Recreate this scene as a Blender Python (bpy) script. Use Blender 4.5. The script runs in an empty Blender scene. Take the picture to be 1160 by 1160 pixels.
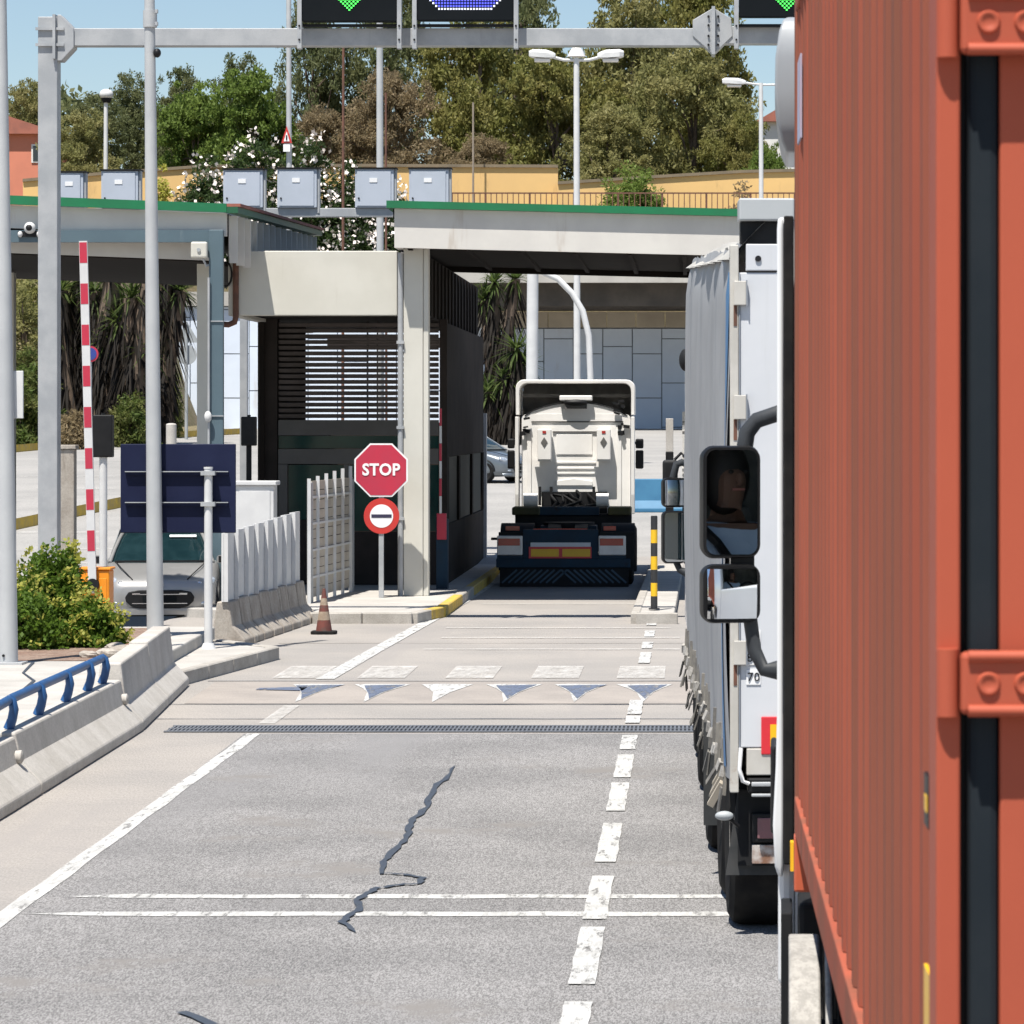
import bpy, math, random
import numpy as np
from mathutils import Vector, Matrix, Euler

# ------------------------------------------------------------------ camera, light, exposure
F = 4130.0                      # focal length in pixels of the 1160 px photograph
VX, VY, EYE = 782.0, 479.0, 3.0  # vanishing point of the lane, eye height
def X(px, Y): return (px - VX) * Y / F
def Z(py, Y): return EYE - (py - VY) * Y / F
def PW(px, py, Y): return Vector((X(px, Y), Y, Z(py, Y)))

scene = bpy.context.scene
col = scene.collection
cam_d = bpy.data.cameras.new('camera'); cam = bpy.data.objects.new('camera', cam_d); col.objects.link(cam)
cam.location = (0, 0, EYE); cam.rotation_euler = (math.radians(90), 0, 0)
cam_d.sensor_width = 36; cam_d.lens = F / 1160 * 36
cam_d.shift_x = (580 - VX) / 1160; cam_d.shift_y = (VY - 580) / 1160
cam_d.clip_start = 0.1; cam_d.clip_end = 3000
cam_d.dof.use_dof = True; cam_d.dof.focus_distance = 44; cam_d.dof.aperture_fstop = 20
scene.camera = cam

LIGHT = Vector((0.16, 0.385, -1.0)).normalized()      # the way the sunlight travels
ELEV = math.asin(-LIGHT.z)
world = bpy.data.worlds.new('World'); scene.world = world; world.use_nodes = True
wn = world.node_tree.nodes; wl = world.node_tree.links
sky = wn.new('ShaderNodeTexSky'); sky.sky_type = 'NISHITA'; sky.sun_disc = False
sky.sun_elevation = ELEV; sky.sun_rotation = math.atan2(-LIGHT.x, -LIGHT.y)
sky.air_density = 1.0; sky.dust_density = 0.25; sky.ozone_density = 2.2
wn['Background'].inputs['Strength'].default_value = 0.075
wl.new(sky.outputs[0], wn['Background'].inputs['Color'])
sun_d = bpy.data.lights.new('sun', 'SUN'); sun = bpy.data.objects.new('sun', sun_d); col.objects.link(sun)
sun_d.energy = 5.0; sun_d.angle = math.radians(0.53); sun_d.color = (1.0, 0.955, 0.88)
sun.location = (-20, -20, 60); sun.rotation_euler = LIGHT.to_track_quat('-Z', 'Y').to_euler()
vs = scene.view_settings
vs.view_transform = 'Standard'; vs.look = 'None'; vs.exposure = 0.68; vs.gamma = 1.0; vs.use_curve_mapping = False
scene.cycles.use_denoising = True
scene.cycles.max_bounces = 8; scene.cycles.transparent_max_bounces = 12
scene.cycles.sample_clamp_indirect = 6.0

# ------------------------------------------------------------------ materials
MATS = {}
def mat(name, c1, c2=None, rough=0.6, metal=0.0, scale=1.5, detail=6, grain=0.0, gscale=60, bump=0.0, bscale=40,
        spec=0.5, streak=None, stain=None, coat=0.0, island=None, lane=None, emit=None, estr=0.0, alpha=None, trans=0.0, gstretch=None):
    """Principled material: c1/c2 mixed by a world-space noise, optional grain, vertical streaks, stains, bump."""
    if name in MATS: return MATS[name]
    m = bpy.data.materials.new(name); m.use_nodes = True; MATS[name] = m
    n = m.node_tree.nodes; l = m.node_tree.links; b = n['Principled BSDF']
    def C(c): return (c[0], c[1], c[2], 1)
    geo = n.new('ShaderNodeNewGeometry'); pos = geo.outputs['Position']
    def noise(sc, det=5, vec=None, rgh=0.6):
        t = n.new('ShaderNodeTexNoise'); t.inputs['Scale'].default_value = sc; t.inputs['Detail'].default_value = det
        t.inputs['Roughness'].default_value = rgh; l.new(vec or pos, t.inputs['Vector']); return t.outputs['Fac']
    def ramp(f, a, bb):
        r = n.new('ShaderNodeMapRange'); r.inputs[1].default_value = a; r.inputs[2].default_value = bb; r.interpolation_type = 'SMOOTHSTEP'
        l.new(f, r.inputs[0]); return r.outputs[0]
    def mix(f, a, bb, mode='MIX'):
        x = n.new('ShaderNodeMix'); x.data_type = 'RGBA'; x.blend_type = mode
        if isinstance(f, float): x.inputs[0].default_value = f
        else: l.new(f, x.inputs[0])
        for i, s in ((6, a), (7, bb)):
            if isinstance(s, tuple): x.inputs[i].default_value = C(s)
            else: l.new(s, x.inputs[i])
        return x.outputs[2]
    if c2 is None: c2 = tuple(v * 0.86 for v in c1)
    colr = mix(ramp(noise(scale, detail), 0.32, 0.68), tuple(c1), tuple(c2))
    if island is not None:
        colr = mix(geo.outputs['Random Per Island'], colr, tuple(island))
    gv = None
    if gstretch or alpha:                    # grain and wear drawn out along the lane by traffic
        mg = n.new('ShaderNodeMapping'); mg.inputs['Scale'].default_value = (1, gstretch or 0.16, 1); l.new(pos, mg.inputs['Vector']); gv = mg.outputs[0]
    if grain > 0:
        colr = mix(ramp(noise(gscale, 3, gv, 0.8), 0.38, 0.62), colr, mix(1.0, colr, (1 - grain,) * 3, 'MULTIPLY'))
    if streak:
        sc, sz, sa, scol = streak          # scale across, stretch, amount threshold, colour
        mp = n.new('ShaderNodeMapping'); mp.inputs['Scale'].default_value = (1, 1, sz); l.new(pos, mp.inputs['Vector'])
        colr = mix(ramp(noise(sc, 6, mp.outputs[0], 0.65), sa, sa + 0.22), colr, tuple(scol))
    if lane:                                 # wear drawn out along the lane: (scale, threshold, colour)
        mp2 = n.new('ShaderNodeMapping'); mp2.inputs['Scale'].default_value = (1, 0.06, 1); l.new(pos, mp2.inputs['Vector'])
        colr = mix(ramp(noise(lane[0], 5, mp2.outputs[0], 0.6), lane[1], lane[1] + 0.25), colr, tuple(lane[2]))
    if stain:
        sc, th, scol = stain
        colr = mix(ramp(noise(sc, 8, rgh=0.7), th, th + 0.12), colr, tuple(scol))
    l.new(colr, b.inputs['Base Color'])
    b.inputs['Roughness'].default_value = rough; b.inputs['Metallic'].default_value = metal
    b.inputs['Specular IOR Level'].default_value = spec; b.inputs['Coat Weight'].default_value = coat
    if coat: b.inputs['Coat Roughness'].default_value = 0.08
    if trans: b.inputs['Transmission Weight'].default_value = trans; b.inputs['IOR'].default_value = 1.45
    if emit: b.inputs['Emission Color'].default_value = C(emit); b.inputs['Emission Strength'].default_value = estr
    if alpha:                                # worn paint: (noise scale, threshold low, threshold high)
        l.new(ramp(noise(alpha[0], 9, gv, 0.72), alpha[1], alpha[2]), b.inputs['Alpha'])
    if bump:
        bp = n.new('ShaderNodeBump'); bp.inputs['Strength'].default_value = bump; bp.inputs['Distance'].default_value = 0.02
        l.new(noise(bscale, 6, rgh=0.7), bp.inputs['Height']); l.new(bp.outputs[0], b.inputs['Normal'])
    return m

M_conc_road = mat('road_concrete', (0.36, 0.33, 0.30), (0.30, 0.28, 0.26), 0.9, scale=0.5, grain=0.26, gscale=70, gstretch=0.2, lane=(1.1, 0.5, (0.27, 0.25, 0.235)), bump=0.25, bscale=60, stain=(0.35, 0.60, (0.27, 0.25, 0.23)))
M_asphalt = mat('aged_asphalt', (0.335, 0.325, 0.32), (0.265, 0.258, 0.255), 0.95, scale=0.6, grain=0.62, gscale=120, gstretch=0.2, bump=0.4, bscale=60, spec=0.2, lane=(0.8, 0.50, (0.215, 0.21, 0.21)), stain=(0.5, 0.56, (0.20, 0.188, 0.178)))
M_conc = mat('barrier_concrete', (0.52, 0.49, 0.45), (0.43, 0.40, 0.36), 0.88, scale=2.2, grain=0.15, gscale=40, bump=0.2, streak=(5, 0.12, 0.56, (0.33, 0.30, 0.26)))
M_conc_dirty = mat('dirty_concrete', (0.42, 0.38, 0.33), (0.30, 0.26, 0.22), 0.9, scale=3, grain=0.2, gscale=35, bump=0.3, streak=(6, 0.1, 0.52, (0.20, 0.17, 0.14)))
M_slab = mat('pale_concrete_slab', (0.47, 0.445, 0.41), (0.38, 0.36, 0.33), 0.9, scale=1.5, grain=0.12, gscale=40, bump=0.2)
M_kerb = mat('kerb_stone', (0.45, 0.42, 0.38), (0.34, 0.315, 0.28), 0.9, scale=3, grain=0.2, bump=0.25)
M_kerb_y = mat('yellow_kerb_paint', (0.62, 0.42, 0.05), (0.45, 0.32, 0.10), 0.8, scale=4, grain=0.15, stain=(5, 0.58, (0.33, 0.28, 0.2)))
M_paint = mat('road_paint', (0.55, 0.545, 0.53), (0.43, 0.425, 0.41), 0.85, scale=3, grain=0.18, gscale=50, spec=0.2, alpha=(14, 0.30, 0.50))
M_paint_old = mat('worn_road_paint', (0.60, 0.585, 0.56), (0.50, 0.48, 0.45), 0.85, scale=4, spec=0.2, alpha=(9, 0.05, 0.95))
M_paint_dark = mat('dark_worn_paint', (0.085, 0.11, 0.17), (0.12, 0.14, 0.19), 0.8, scale=6, alpha=(14, 0.30, 0.55))
M_seal = mat('crack_sealant', (0.045, 0.055, 0.075), (0.055, 0.065, 0.08), 0.6, scale=8, spec=0.25, alpha=(30, 0.28, 0.42))
M_galv = mat('galvanised_steel', (0.40, 0.41, 0.42), (0.31, 0.325, 0.34), 0.55, 0.1, scale=2.5, grain=0.06, streak=(4, 0.08, 0.58, (0.27, 0.28, 0.29)))
M_pole = mat('painted_pole_steel', (0.43, 0.44, 0.445), (0.37, 0.38, 0.39), 0.5, 0.0, scale=1.5, streak=(8, 0.05, 0.6, (0.42, 0.43, 0.44)))
M_white = mat('white_painted_steel', (0.60, 0.60, 0.595), (0.54, 0.54, 0.54), 0.5, scale=3, stain=(6, 0.66, (0.5, 0.48, 0.45)))
M_black = mat('black_plastic', (0.008, 0.008, 0.009), (0.013, 0.013, 0.014), 0.5, scale=5, spec=0.25)
M_rubber = mat('tyre_rubber', (0.010, 0.010, 0.011), (0.02, 0.019, 0.018), 0.9, scale=6, spec=0.15)
M_navy = mat('navy_sign_back', (0.006, 0.009, 0.034), (0.009, 0.013, 0.042), 0.6, scale=2, spec=0.2)
M_blue = mat('blue_handrail_paint', (0.018, 0.085, 0.23), (0.016, 0.065, 0.18), 0.45, scale=5, stain=(9, 0.62, (0.10, 0.12, 0.16)))
M_red = mat('sign_red', (0.47, 0.025, 0.055), (0.42, 0.03, 0.06), 0.4, scale=3)
M_red2 = mat('sign_orange_red', (0.52, 0.035, 0.025), (0.46, 0.035, 0.03), 0.4, scale=3)
M_signwhite = mat('sign_white', (0.80, 0.80, 0.80), (0.74, 0.74, 0.74), 0.4, scale=5)
M_darktxt = mat('sign_dark_blue', (0.03, 0.025, 0.06), (0.03, 0.03, 0.06), 0.5)
M_grey = mat('sign_back_grey', (0.36, 0.38, 0.39), (0.30, 0.32, 0.33), 0.5, scale=3)
M_cream = mat('cream_panel', (0.56, 0.545, 0.49), (0.51, 0.495, 0.44), 0.6, scale=1.2, streak=(5, 0.06, 0.62, (0.40, 0.37, 0.31)))
M_fascia = mat('weathered_fascia', (0.60, 0.58, 0.54), (0.53, 0.51, 0.48), 0.65, scale=1.0, streak=(3, 0.12, 0.60, (0.38, 0.32, 0.26)), stain=(2.2, 0.69, (0.24, 0.17, 0.12)))
M_green = mat('green_roof_trim', (0.006, 0.16, 0.06), (0.01, 0.13, 0.052), 0.45, scale=2, stain=(3, 0.66, (0.05, 0.2, 0.10)))
M_redtile = mat('red_roof_edge', (0.30, 0.10, 0.07), (0.22, 0.08, 0.06), 0.8, scale=3)
M_steelblue = mat('blue_grey_steel', (0.085, 0.13, 0.155), (0.075, 0.115, 0.14), 0.5, scale=1.6, streak=(6, 0.08, 0.62, (0.2, 0.25, 0.27)))
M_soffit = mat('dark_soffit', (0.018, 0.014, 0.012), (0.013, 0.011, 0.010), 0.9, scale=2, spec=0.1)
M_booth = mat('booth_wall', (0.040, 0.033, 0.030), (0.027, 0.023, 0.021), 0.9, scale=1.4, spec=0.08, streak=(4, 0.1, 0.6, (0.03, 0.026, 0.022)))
M_slat = mat('louvre_slat', (0.09, 0.077, 0.073), (0.065, 0.056, 0.052), 0.7, scale=3, spec=0.2)
M_teal = mat('tinted_teal_glass', (0.005, 0.04, 0.034), (0.004, 0.03, 0.028), 0.12, scale=2, spec=0.35)
M_frame = mat('booth_door_frame', (0.11, 0.105, 0.10), (0.09, 0.085, 0.08), 0.7, spec=0.2)
M_rust = mat('rusty_steel', (0.16, 0.07, 0.045), (0.10, 0.05, 0.035), 0.85, scale=6)
M_yellowwall = mat('ochre_render', (0.72, 0.47, 0.19), (0.66, 0.43, 0.18), 0.9, scale=0.4, streak=(1.0, 0.3, 0.58, (0.42, 0.27, 0.12)))
M_walltop = mat('wall_coping', (0.22, 0.17, 0.11), (0.16, 0.13, 0.09), 0.9, scale=1)
M_panel = mat('white_wall_panel', (0.66, 0.73, 0.83), (0.60, 0.66, 0.76), 0.85, scale=0.35, streak=(0.7, 0.2, 0.62, (0.5, 0.5, 0.5)))  # blue cast in the colour stands for skylit shade under the bridge
M_joint = mat('wall_joint', (0.26, 0.28, 0.31), (0.2, 0.22, 0.25), 0.9)
M_bridge = mat('bridge_concrete', (0.46, 0.44, 0.40), (0.36, 0.34, 0.31), 0.9, scale=0.4, streak=(0.8, 0.25, 0.56, (0.24, 0.22, 0.19)))
M_cabinet = mat('cabinet_grey', (0.44, 0.48, 0.55), (0.40, 0.44, 0.50), 0.5, scale=1.5)
M_orange = mat('orange_housing', (0.80, 0.27, 0.01), (0.70, 0.23, 0.012), 0.4, scale=3)
M_soil = mat('island_soil', (0.23, 0.14, 0.10), (0.30, 0.22, 0.17), 0.95, scale=4, grain=0.4, gscale=25, bump=0.8, bscale=18)
M_bark = mat('bark', (0.16, 0.115, 0.085), (0.10, 0.075, 0.055), 0.95, scale=4, bump=0.5, bscale=12)
M_yellow = mat('bollard_yellow', (0.78, 0.46, 0.01), (0.70, 0.42, 0.015), 0.5, scale=6, stain=(12, 0.64, (0.3, 0.2, 0.05)))
M_blackp = mat('bollard_black', (0.02, 0.02, 0.022), (0.03, 0.03, 0.03), 0.5)
M_barrierblue = mat('blue_barrier_paint', (0.025, 0.12, 0.23), (0.04, 0.16, 0.28), 0.6, scale=1.5, stain=(1.6, 0.62, (0.2, 0.26, 0.31)))
M_coneo = mat('dirty_cone_plastic', (0.15, 0.04, 0.03), (0.10, 0.035, 0.028), 0.8, scale=9, stain=(10, 0.52, (0.09, 0.06, 0.05)))
M_conew = mat('dirty_cone_band', (0.36, 0.29, 0.22), (0.24, 0.18, 0.13), 0.8, scale=12)
M_pink = mat('terracotta_render', (0.62, 0.22, 0.14), (0.55, 0.20, 0.13), 0.9, scale=0.6)
M_housewhite = mat('white_render', (0.74, 0.73, 0.71), (0.68, 0.67, 0.65), 0.9, scale=0.6)
M_rooftile = mat('roof_tile', (0.36, 0.13, 0.09), (0.28, 0.11, 0.08), 0.9, scale=2)
M_pane = mat('dark_pane', (0.02, 0.025, 0.03), (0.03, 0.035, 0.04), 0.1, spec=0.7)
# vehicles
M_cont = mat('container_paint', (0.375, 0.097, 0.056), (0.305, 0.08, 0.048), 0.8, scale=0.7, spec=0.15, streak=(2.0, 0.03, 0.42, (0.225, 0.082, 0.052)), stain=(1.2, 0.66, (0.28, 0.06, 0.038)))
M_contd = mat('container_door_paint', (0.40, 0.085, 0.044), (0.36, 0.076, 0.041), 0.6, scale=1.5, spec=0.25, stain=(3, 0.64, (0.33, 0.08, 0.05)))
M_truckw = mat('truck_white_paint', (0.74, 0.75, 0.76), (0.68, 0.69, 0.70), 0.3, scale=1.2, coat=0.4)
M_cabw = mat('cab_rear_white', (0.80, 0.785, 0.76), (0.74, 0.72, 0.69), 0.5, scale=2.2, streak=(5, 0.12, 0.66, (0.55, 0.51, 0.46)))
M_cabin = mat('cab_inner_grey', (0.14, 0.135, 0.13), (0.09, 0.086, 0.082), 0.8, scale=3, spec=0.2)
M_chassis = mat('chassis_blue', (0.007, 0.032, 0.062), (0.01, 0.026, 0.046), 0.6, scale=3, spec=0.25, stain=(4, 0.6, (0.014, 0.015, 0.017)))
M_dark = mat('dark_underbody', (0.010, 0.011, 0.013), (0.016, 0.016, 0.017), 0.75, scale=4, spec=0.2)
M_dusty = mat('dusty_plastic', (0.40, 0.38, 0.35), (0.30, 0.285, 0.265), 0.9, scale=5, grain=0.25, gscale=30, stain=(6, 0.6, (0.22, 0.21, 0.2)))
M_flap = mat('mudflap_rubber', (0.035, 0.038, 0.04), (0.06, 0.06, 0.06), 0.8, scale=4, spec=0.2)
M_curtain = mat('curtain_tarp', (0.33, 0.335, 0.345), (0.27, 0.275, 0.285), 0.55, scale=0.8, spec=0.3, streak=(6, 0.03, 0.52, (0.20, 0.21, 0.23)))
M_curtblue = mat('curtain_blue_stripe', (0.03, 0.14, 0.32), (0.04, 0.17, 0.36), 0.5, scale=2)
M_tarp = mat('roof_tarp', (0.42, 0.41, 0.38), (0.30, 0.29, 0.27), 0.75, scale=3, stain=(4, 0.6, (0.25, 0.23, 0.21)))
M_door = mat('trailer_door_white', (0.60, 0.61, 0.63), (0.54, 0.555, 0.58), 0.5, scale=0.9, streak=(7, 0.05, 0.62, (0.52, 0.53, 0.54)))
M_post = mat('trailer_post', (0.52, 0.50, 0.46), (0.42, 0.40, 0.36), 0.6, scale=3, stain=(4, 0.62, (0.25, 0.15, 0.09)))
M_strap = mat('strap_webbing', (0.22, 0.205, 0.18), (0.11, 0.105, 0.10), 0.9, scale=8)
M_mirror = mat('mirror_glass', (0.82, 0.84, 0.86), (0.82, 0.84, 0.86), 0.015, 1.0)
M_lampred = mat('tail_lamp_red', (0.40, 0.02, 0.015), (0.34, 0.02, 0.015), 0.15, scale=5)
M_lampw = mat('lamp_clear', (0.70, 0.68, 0.66), (0.62, 0.60, 0.58), 0.25, scale=5)
M_refly = mat('reflective_yellow', (0.80, 0.46, 0.01), (0.74, 0.42, 0.015), 0.4, scale=4)
M_reflr = mat('reflective_red', (0.62, 0.03, 0.04), (0.56, 0.03, 0.04), 0.4, scale=4)
M_chev = mat('dull_chevron', (0.06, 0.10, 0.14), (0.05, 0.08, 0.11), 0.6, spec=0.2)
M_carpaint = mat('silver_car_paint', (0.33, 0.326, 0.32), (0.30, 0.297, 0.292), 0.4, 0.4, coat=0.5)
M_carpaint2 = mat('grey_car_paint', (0.15, 0.17, 0.19), (0.13, 0.15, 0.17), 0.3, 0.4, coat=0.7)
M_carglass = mat('car_glass', (0.006, 0.018, 0.022), (0.012, 0.03, 0.035), 0.05, scale=3, spec=0.5)
M_chrome = mat('chrome_trim', (0.72, 0.73, 0.75), (0.66, 0.67, 0.70), 0.2, 0.9)
M_headl = mat('head_lamp', (0.55, 0.60, 0.66), (0.30, 0.34, 0.40), 0.1, 0.4, scale=22)
M_led_g = mat('led_green', (0.02, 0.3, 0.05), (0.02, 0.3, 0.05), 0.5, emit=(0.10, 1.0, 0.12), estr=1.1)
M_led_b = mat('led_blue', (0.04, 0.04, 0.4), (0.04, 0.04, 0.4), 0.5, emit=(0.10, 0.12, 1.0), estr=0.9)
M_led_w = mat('led_white', (0.5, 0.5, 0.6), (0.5, 0.5, 0.6), 0.5, emit=(0.8, 0.85, 1.0), estr=0.8)
M_screen = mat('led_screen_black', (0.004, 0.006, 0.008), (0.006, 0.008, 0.010), 0.6, spec=0.12)
M_skin = mat('skin', (0.16, 0.085, 0.056), (0.14, 0.075, 0.05), 0.7)  # toned down to put the shade of the cab into the skin colour
M_shirt = mat('pale_blue_shirt', (0.50, 0.60, 0.74), (0.44, 0.54, 0.68), 0.85, scale=9)
M_hair = mat('dark_hair', (0.015, 0.011, 0.009), (0.02, 0.015, 0.012), 0.6)

def clear_glass(name):
    m = bpy.data.materials.new(name); m.use_nodes = True; n = m.node_tree.nodes; l = m.node_tree.links
    t = n.new('ShaderNodeBsdfTransparent'); t.inputs['Color'].default_value = (0.75, 0.82, 0.80, 1); g = n.new('ShaderNodeBsdfGlossy'); g.inputs['Roughness'].default_value = 0.02
    f = n.new('ShaderNodeFresnel'); f.inputs['IOR'].default_value = 1.5; x = n.new('ShaderNodeMixShader')
    l.new(f.outputs[0], x.inputs[0]); l.new(t.outputs[0], x.inputs[1]); l.new(g.outputs[0], x.inputs[2]); l.new(x.outputs[0], n['Material Output'].inputs['Surface']); return m
M_clear = clear_glass('clear_glass')

# ------------------------------------------------------------------ mesh helpers
class MB:
    """Collects faces; build() links them as one mesh object."""
    def __init__(s): s.v = []; s.f = []; s.m = []; s.mi = 0
    def add(s, vs, fs):
        k = len(s.v); s.v += [tuple(p) for p in vs]
        for f in fs: s.f.append(tuple(i + k for i in f)); s.m.append(s.mi)
        return s
    def box(s, x0, x1, y0, y1, z0, z1):
        p = [(x, y, z) for z in (z0, z1) for y in (y0, y1) for x in (x0, x1)]
        return s.add(p, [(0, 2, 3, 1), (4, 5, 7, 6), (0, 1, 5, 4), (2, 6, 7, 3), (0, 4, 6, 2), (1, 3, 7, 5)])
    def obox(s, c, size, rot=(0, 0, 0)):
        R = Euler(rot).to_matrix(); c = Vector(c); h = Vector(size) / 2
        p = [c + R @ Vector((sx * h.x, sy * h.y, sz * h.z)) for sz in (-1, 1) for sy in (-1, 1) for sx in (-1, 1)]
        return s.add(p, [(0, 2, 3, 1), (4, 5, 7, 6), (0, 1, 5, 4), (2, 6, 7, 3), (0, 4, 6, 2), (1, 3, 7, 5)])
    def cyl(s, p0, p1, r0, r1=None, n=16, cap=True):
        r1 = r0 if r1 is None else r1
        return s.tube([p0, p1], [r0, r1], n, cap)
    def tube(s, pts, r, n=10, cap=True):
        pts = [Vector(p) for p in pts]
        if not isinstance(r, (list, tuple)): r = [r] * len(pts)
        vs = []; u0 = None
        for i, p in enumerate(pts):
            d = (pts[min(i + 1, len(pts) - 1)] - pts[max(i - 1, 0)]).normalized()
            if u0 is None:
                u0 = d.orthogonal().normalized()
            u = (u0 - d * u0.dot(d)).normalized(); w = d.cross(u); u0 = u
            for k in range(n):
                a = 2 * math.pi * k / n
                vs.append(p + (u * math.cos(a) + w * math.sin(a)) * r[i])
        fs = []
        for i in range(len(pts) - 1):
            for k in range(n):
                a = i * n + k; b = i * n + (k + 1) % n
                fs.append((a, b, b + n, a + n))
        if cap:
            fs.append(tuple(range(n - 1, -1, -1))); fs.append(tuple(range((len(pts) - 1) * n, len(pts) * n)))
        return s.add(vs, fs)
    def prism(s, poly, axis, a0, a1):
        """poly: 2D points; axis 'x': (y,z), 'y': (x,z), 'z': (x,y)"""
        def mk(p, a): return {'x': (a, p[0], p[1]), 'y': (p[0], a, p[1]), 'z': (p[0], p[1], a)}[axis]
        n = len(poly)
        vs = [mk(p, a0) for p in poly] + [mk(p, a1) for p in poly]
        fs = [tuple(range(n)), tuple(range(2 * n - 1, n - 1, -1))] + [(i, i + n, (i + 1) % n + n, (i + 1) % n) for i in range(n)]
        return s.add(vs, fs)
    def grid(s, fn, nu, nv):
        vs = [fn(i / nu, j / nv) for j in range(nv + 1) for i in range(nu + 1)]
        fs = [(j * (nu + 1) + i, j * (nu + 1) + i + 1, (j + 1) * (nu + 1) + i + 1, (j + 1) * (nu + 1) + i) for j in range(nv) for i in range(nu)]
        return s.add(vs, fs)
    def sphere(s, c, rx, ry=None, rz=None, nu=16, nv=10):
        ry = rx if ry is None else ry; rz = rx if rz is None else rz
        vs = []
        for j in range(nv + 1):
            t = math.pi * j / nv
            for i in range(nu):
                a = 2 * math.pi * i / nu
                vs.append((c[0] + rx * math.sin(t) * math.cos(a), c[1] + ry * math.sin(t) * math.sin(a), c[2] + rz * math.cos(t)))
        fs = [(j * nu + i, (j + 1) * nu + i, (j + 1) * nu + (i + 1) % nu, j * nu + (i + 1) % nu) for j in range(nv) for i in range(nu)]
        return s.add(vs, fs)
    def loft(s, rings, cap=True, closed=True):
        n = len(rings[0]); vs = [p for r in rings for p in r]; fs = []
        for i in range(len(rings) - 1):
            for k in range(n if closed else n - 1):
                a = i * n + k; b = i * n + (k + 1) % n
                fs.append((a, b, b + n, a + n))
        if cap and closed:
            fs.append(tuple(range(n - 1, -1, -1))); fs.append(tuple(range((len(rings) - 1) * n, len(rings) * n)))
        return s.add(vs, fs)
    def lathe(s, prof, c=(0, 0, 0), n=20, axis='z'):
        rings = []
        for r, h in prof:
            ring = []
            for k in range(n):
                a = 2 * math.pi * k / n; u, w = r * math.cos(a), r * math.sin(a)
                p = {'z': (u, w, h), 'y': (u, h, w), 'x': (h, u, w)}[axis]
                ring.append((p[0] + c[0], p[1] + c[1], p[2] + c[2]))
            rings.append(ring)
        return s.loft(rings)
    def build(s, name, m, parent=None, bevel=0.0, smooth=None, local=False, seg=2, mats=None):
        off = Vector((0, 0, 0))
        if parent is not None and not local:
            r = parent
            while r.parent: r = r.parent
            off = Vector(r.location)
        me = bpy.data.meshes.new(name)
        me.from_pydata([(a - off.x, b - off.y, c - off.z) for a, b, c in s.v], [], s.f)
        for mm in (mats or [m]): me.materials.append(mm)
        if mats: me.polygons.foreach_set('material_index', s.m)
        bm_fix(me)
        if smooth is not None:
            me.polygons.foreach_set('use_smooth', [True] * len(me.polygons)); me.set_sharp_from_angle(angle=math.radians(smooth))
        o = bpy.data.objects.new(name, me); col.objects.link(o)
        if parent is not None: o.parent = parent
        if bevel:
            b = o.modifiers.new('bevel', 'BEVEL'); b.width = bevel; b.segments = seg; b.limit_method = 'ANGLE'; b.angle_limit = math.radians(35)
        return o
import bmesh
def bm_fix(me):
    bm = bmesh.new(); bm.from_mesh(me); bmesh.ops.recalc_face_normals(bm, faces=bm.faces); bm.to_mesh(me); bm.free()
def thing(name, label, cat, loc=(0, 0, 0), group=None, rz=0.0):
    o = bpy.data.objects.new(name, None); col.objects.link(o); o.location = loc; o.rotation_euler = (0, 0, rz)
    o.empty_display_size = 0.2
    return tag(o, label, cat, group)
def tag(o, label, cat, group=None):
    o['label'] = label; o['category'] = cat
    if group: o['group'] = group
    return o
def struct(o): o['kind'] = 'structure'; return o
def stuff(o): o['kind'] = 'stuff'; return o
def rbox(w, h, r, n=4, cx=0, cz=0):
    """rounded rectangle outline as 2D points"""
    pts = []
    for (sx, sz, a0) in ((1, 1, 0), (-1, 1, 90), (-1, -1, 180), (1, -1, 270)):
        for k in range(n + 1):
            a = math.radians(a0 + 90 * k / n)
            pts.append((cx + sx * (w / 2 - r) + r * math.cos(a), cz + sz * (h / 2 - r) + r * math.sin(a)))
    return pts
def sstep(a, b, x):
    t = min(1, max(0, (x - a) / (b - a))); return t * t * (3 - 2 * t)
def text_mesh(txt, size, bold=0.0, depth=0.004):
    cu = bpy.data.curves.new('txt', 'FONT'); cu.body = txt; cu.size = size; cu.align_x = 'CENTER'; cu.align_y = 'CENTER'
    cu.offset = bold; cu.space_character = 1.06; cu.extrude = depth; cu.resolution_u = 3
    o = bpy.data.objects.new('txt', cu); col.objects.link(o)
    bpy.context.view_layer.update()
    me = bpy.data.meshes.new_from_object(o.evaluated_get(bpy.context.evaluated_depsgraph_get()))
    bpy.data.objects.remove(o); return me
def text_obj(name, txt, size, m, parent, loc, bold=0.0, sx=1.0, rz=0.0):
    """upright lettering facing the camera (-y)"""
    me = text_mesh(txt, size, bold); me.materials.clear(); me.materials.append(m); me.name = name
    o = bpy.data.objects.new(name, me); col.objects.link(o); o.parent = parent
    o.location = loc; o.rotation_euler = (math.radians(90), 0, rz); o.scale = (sx, 1, 1); return o
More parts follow.
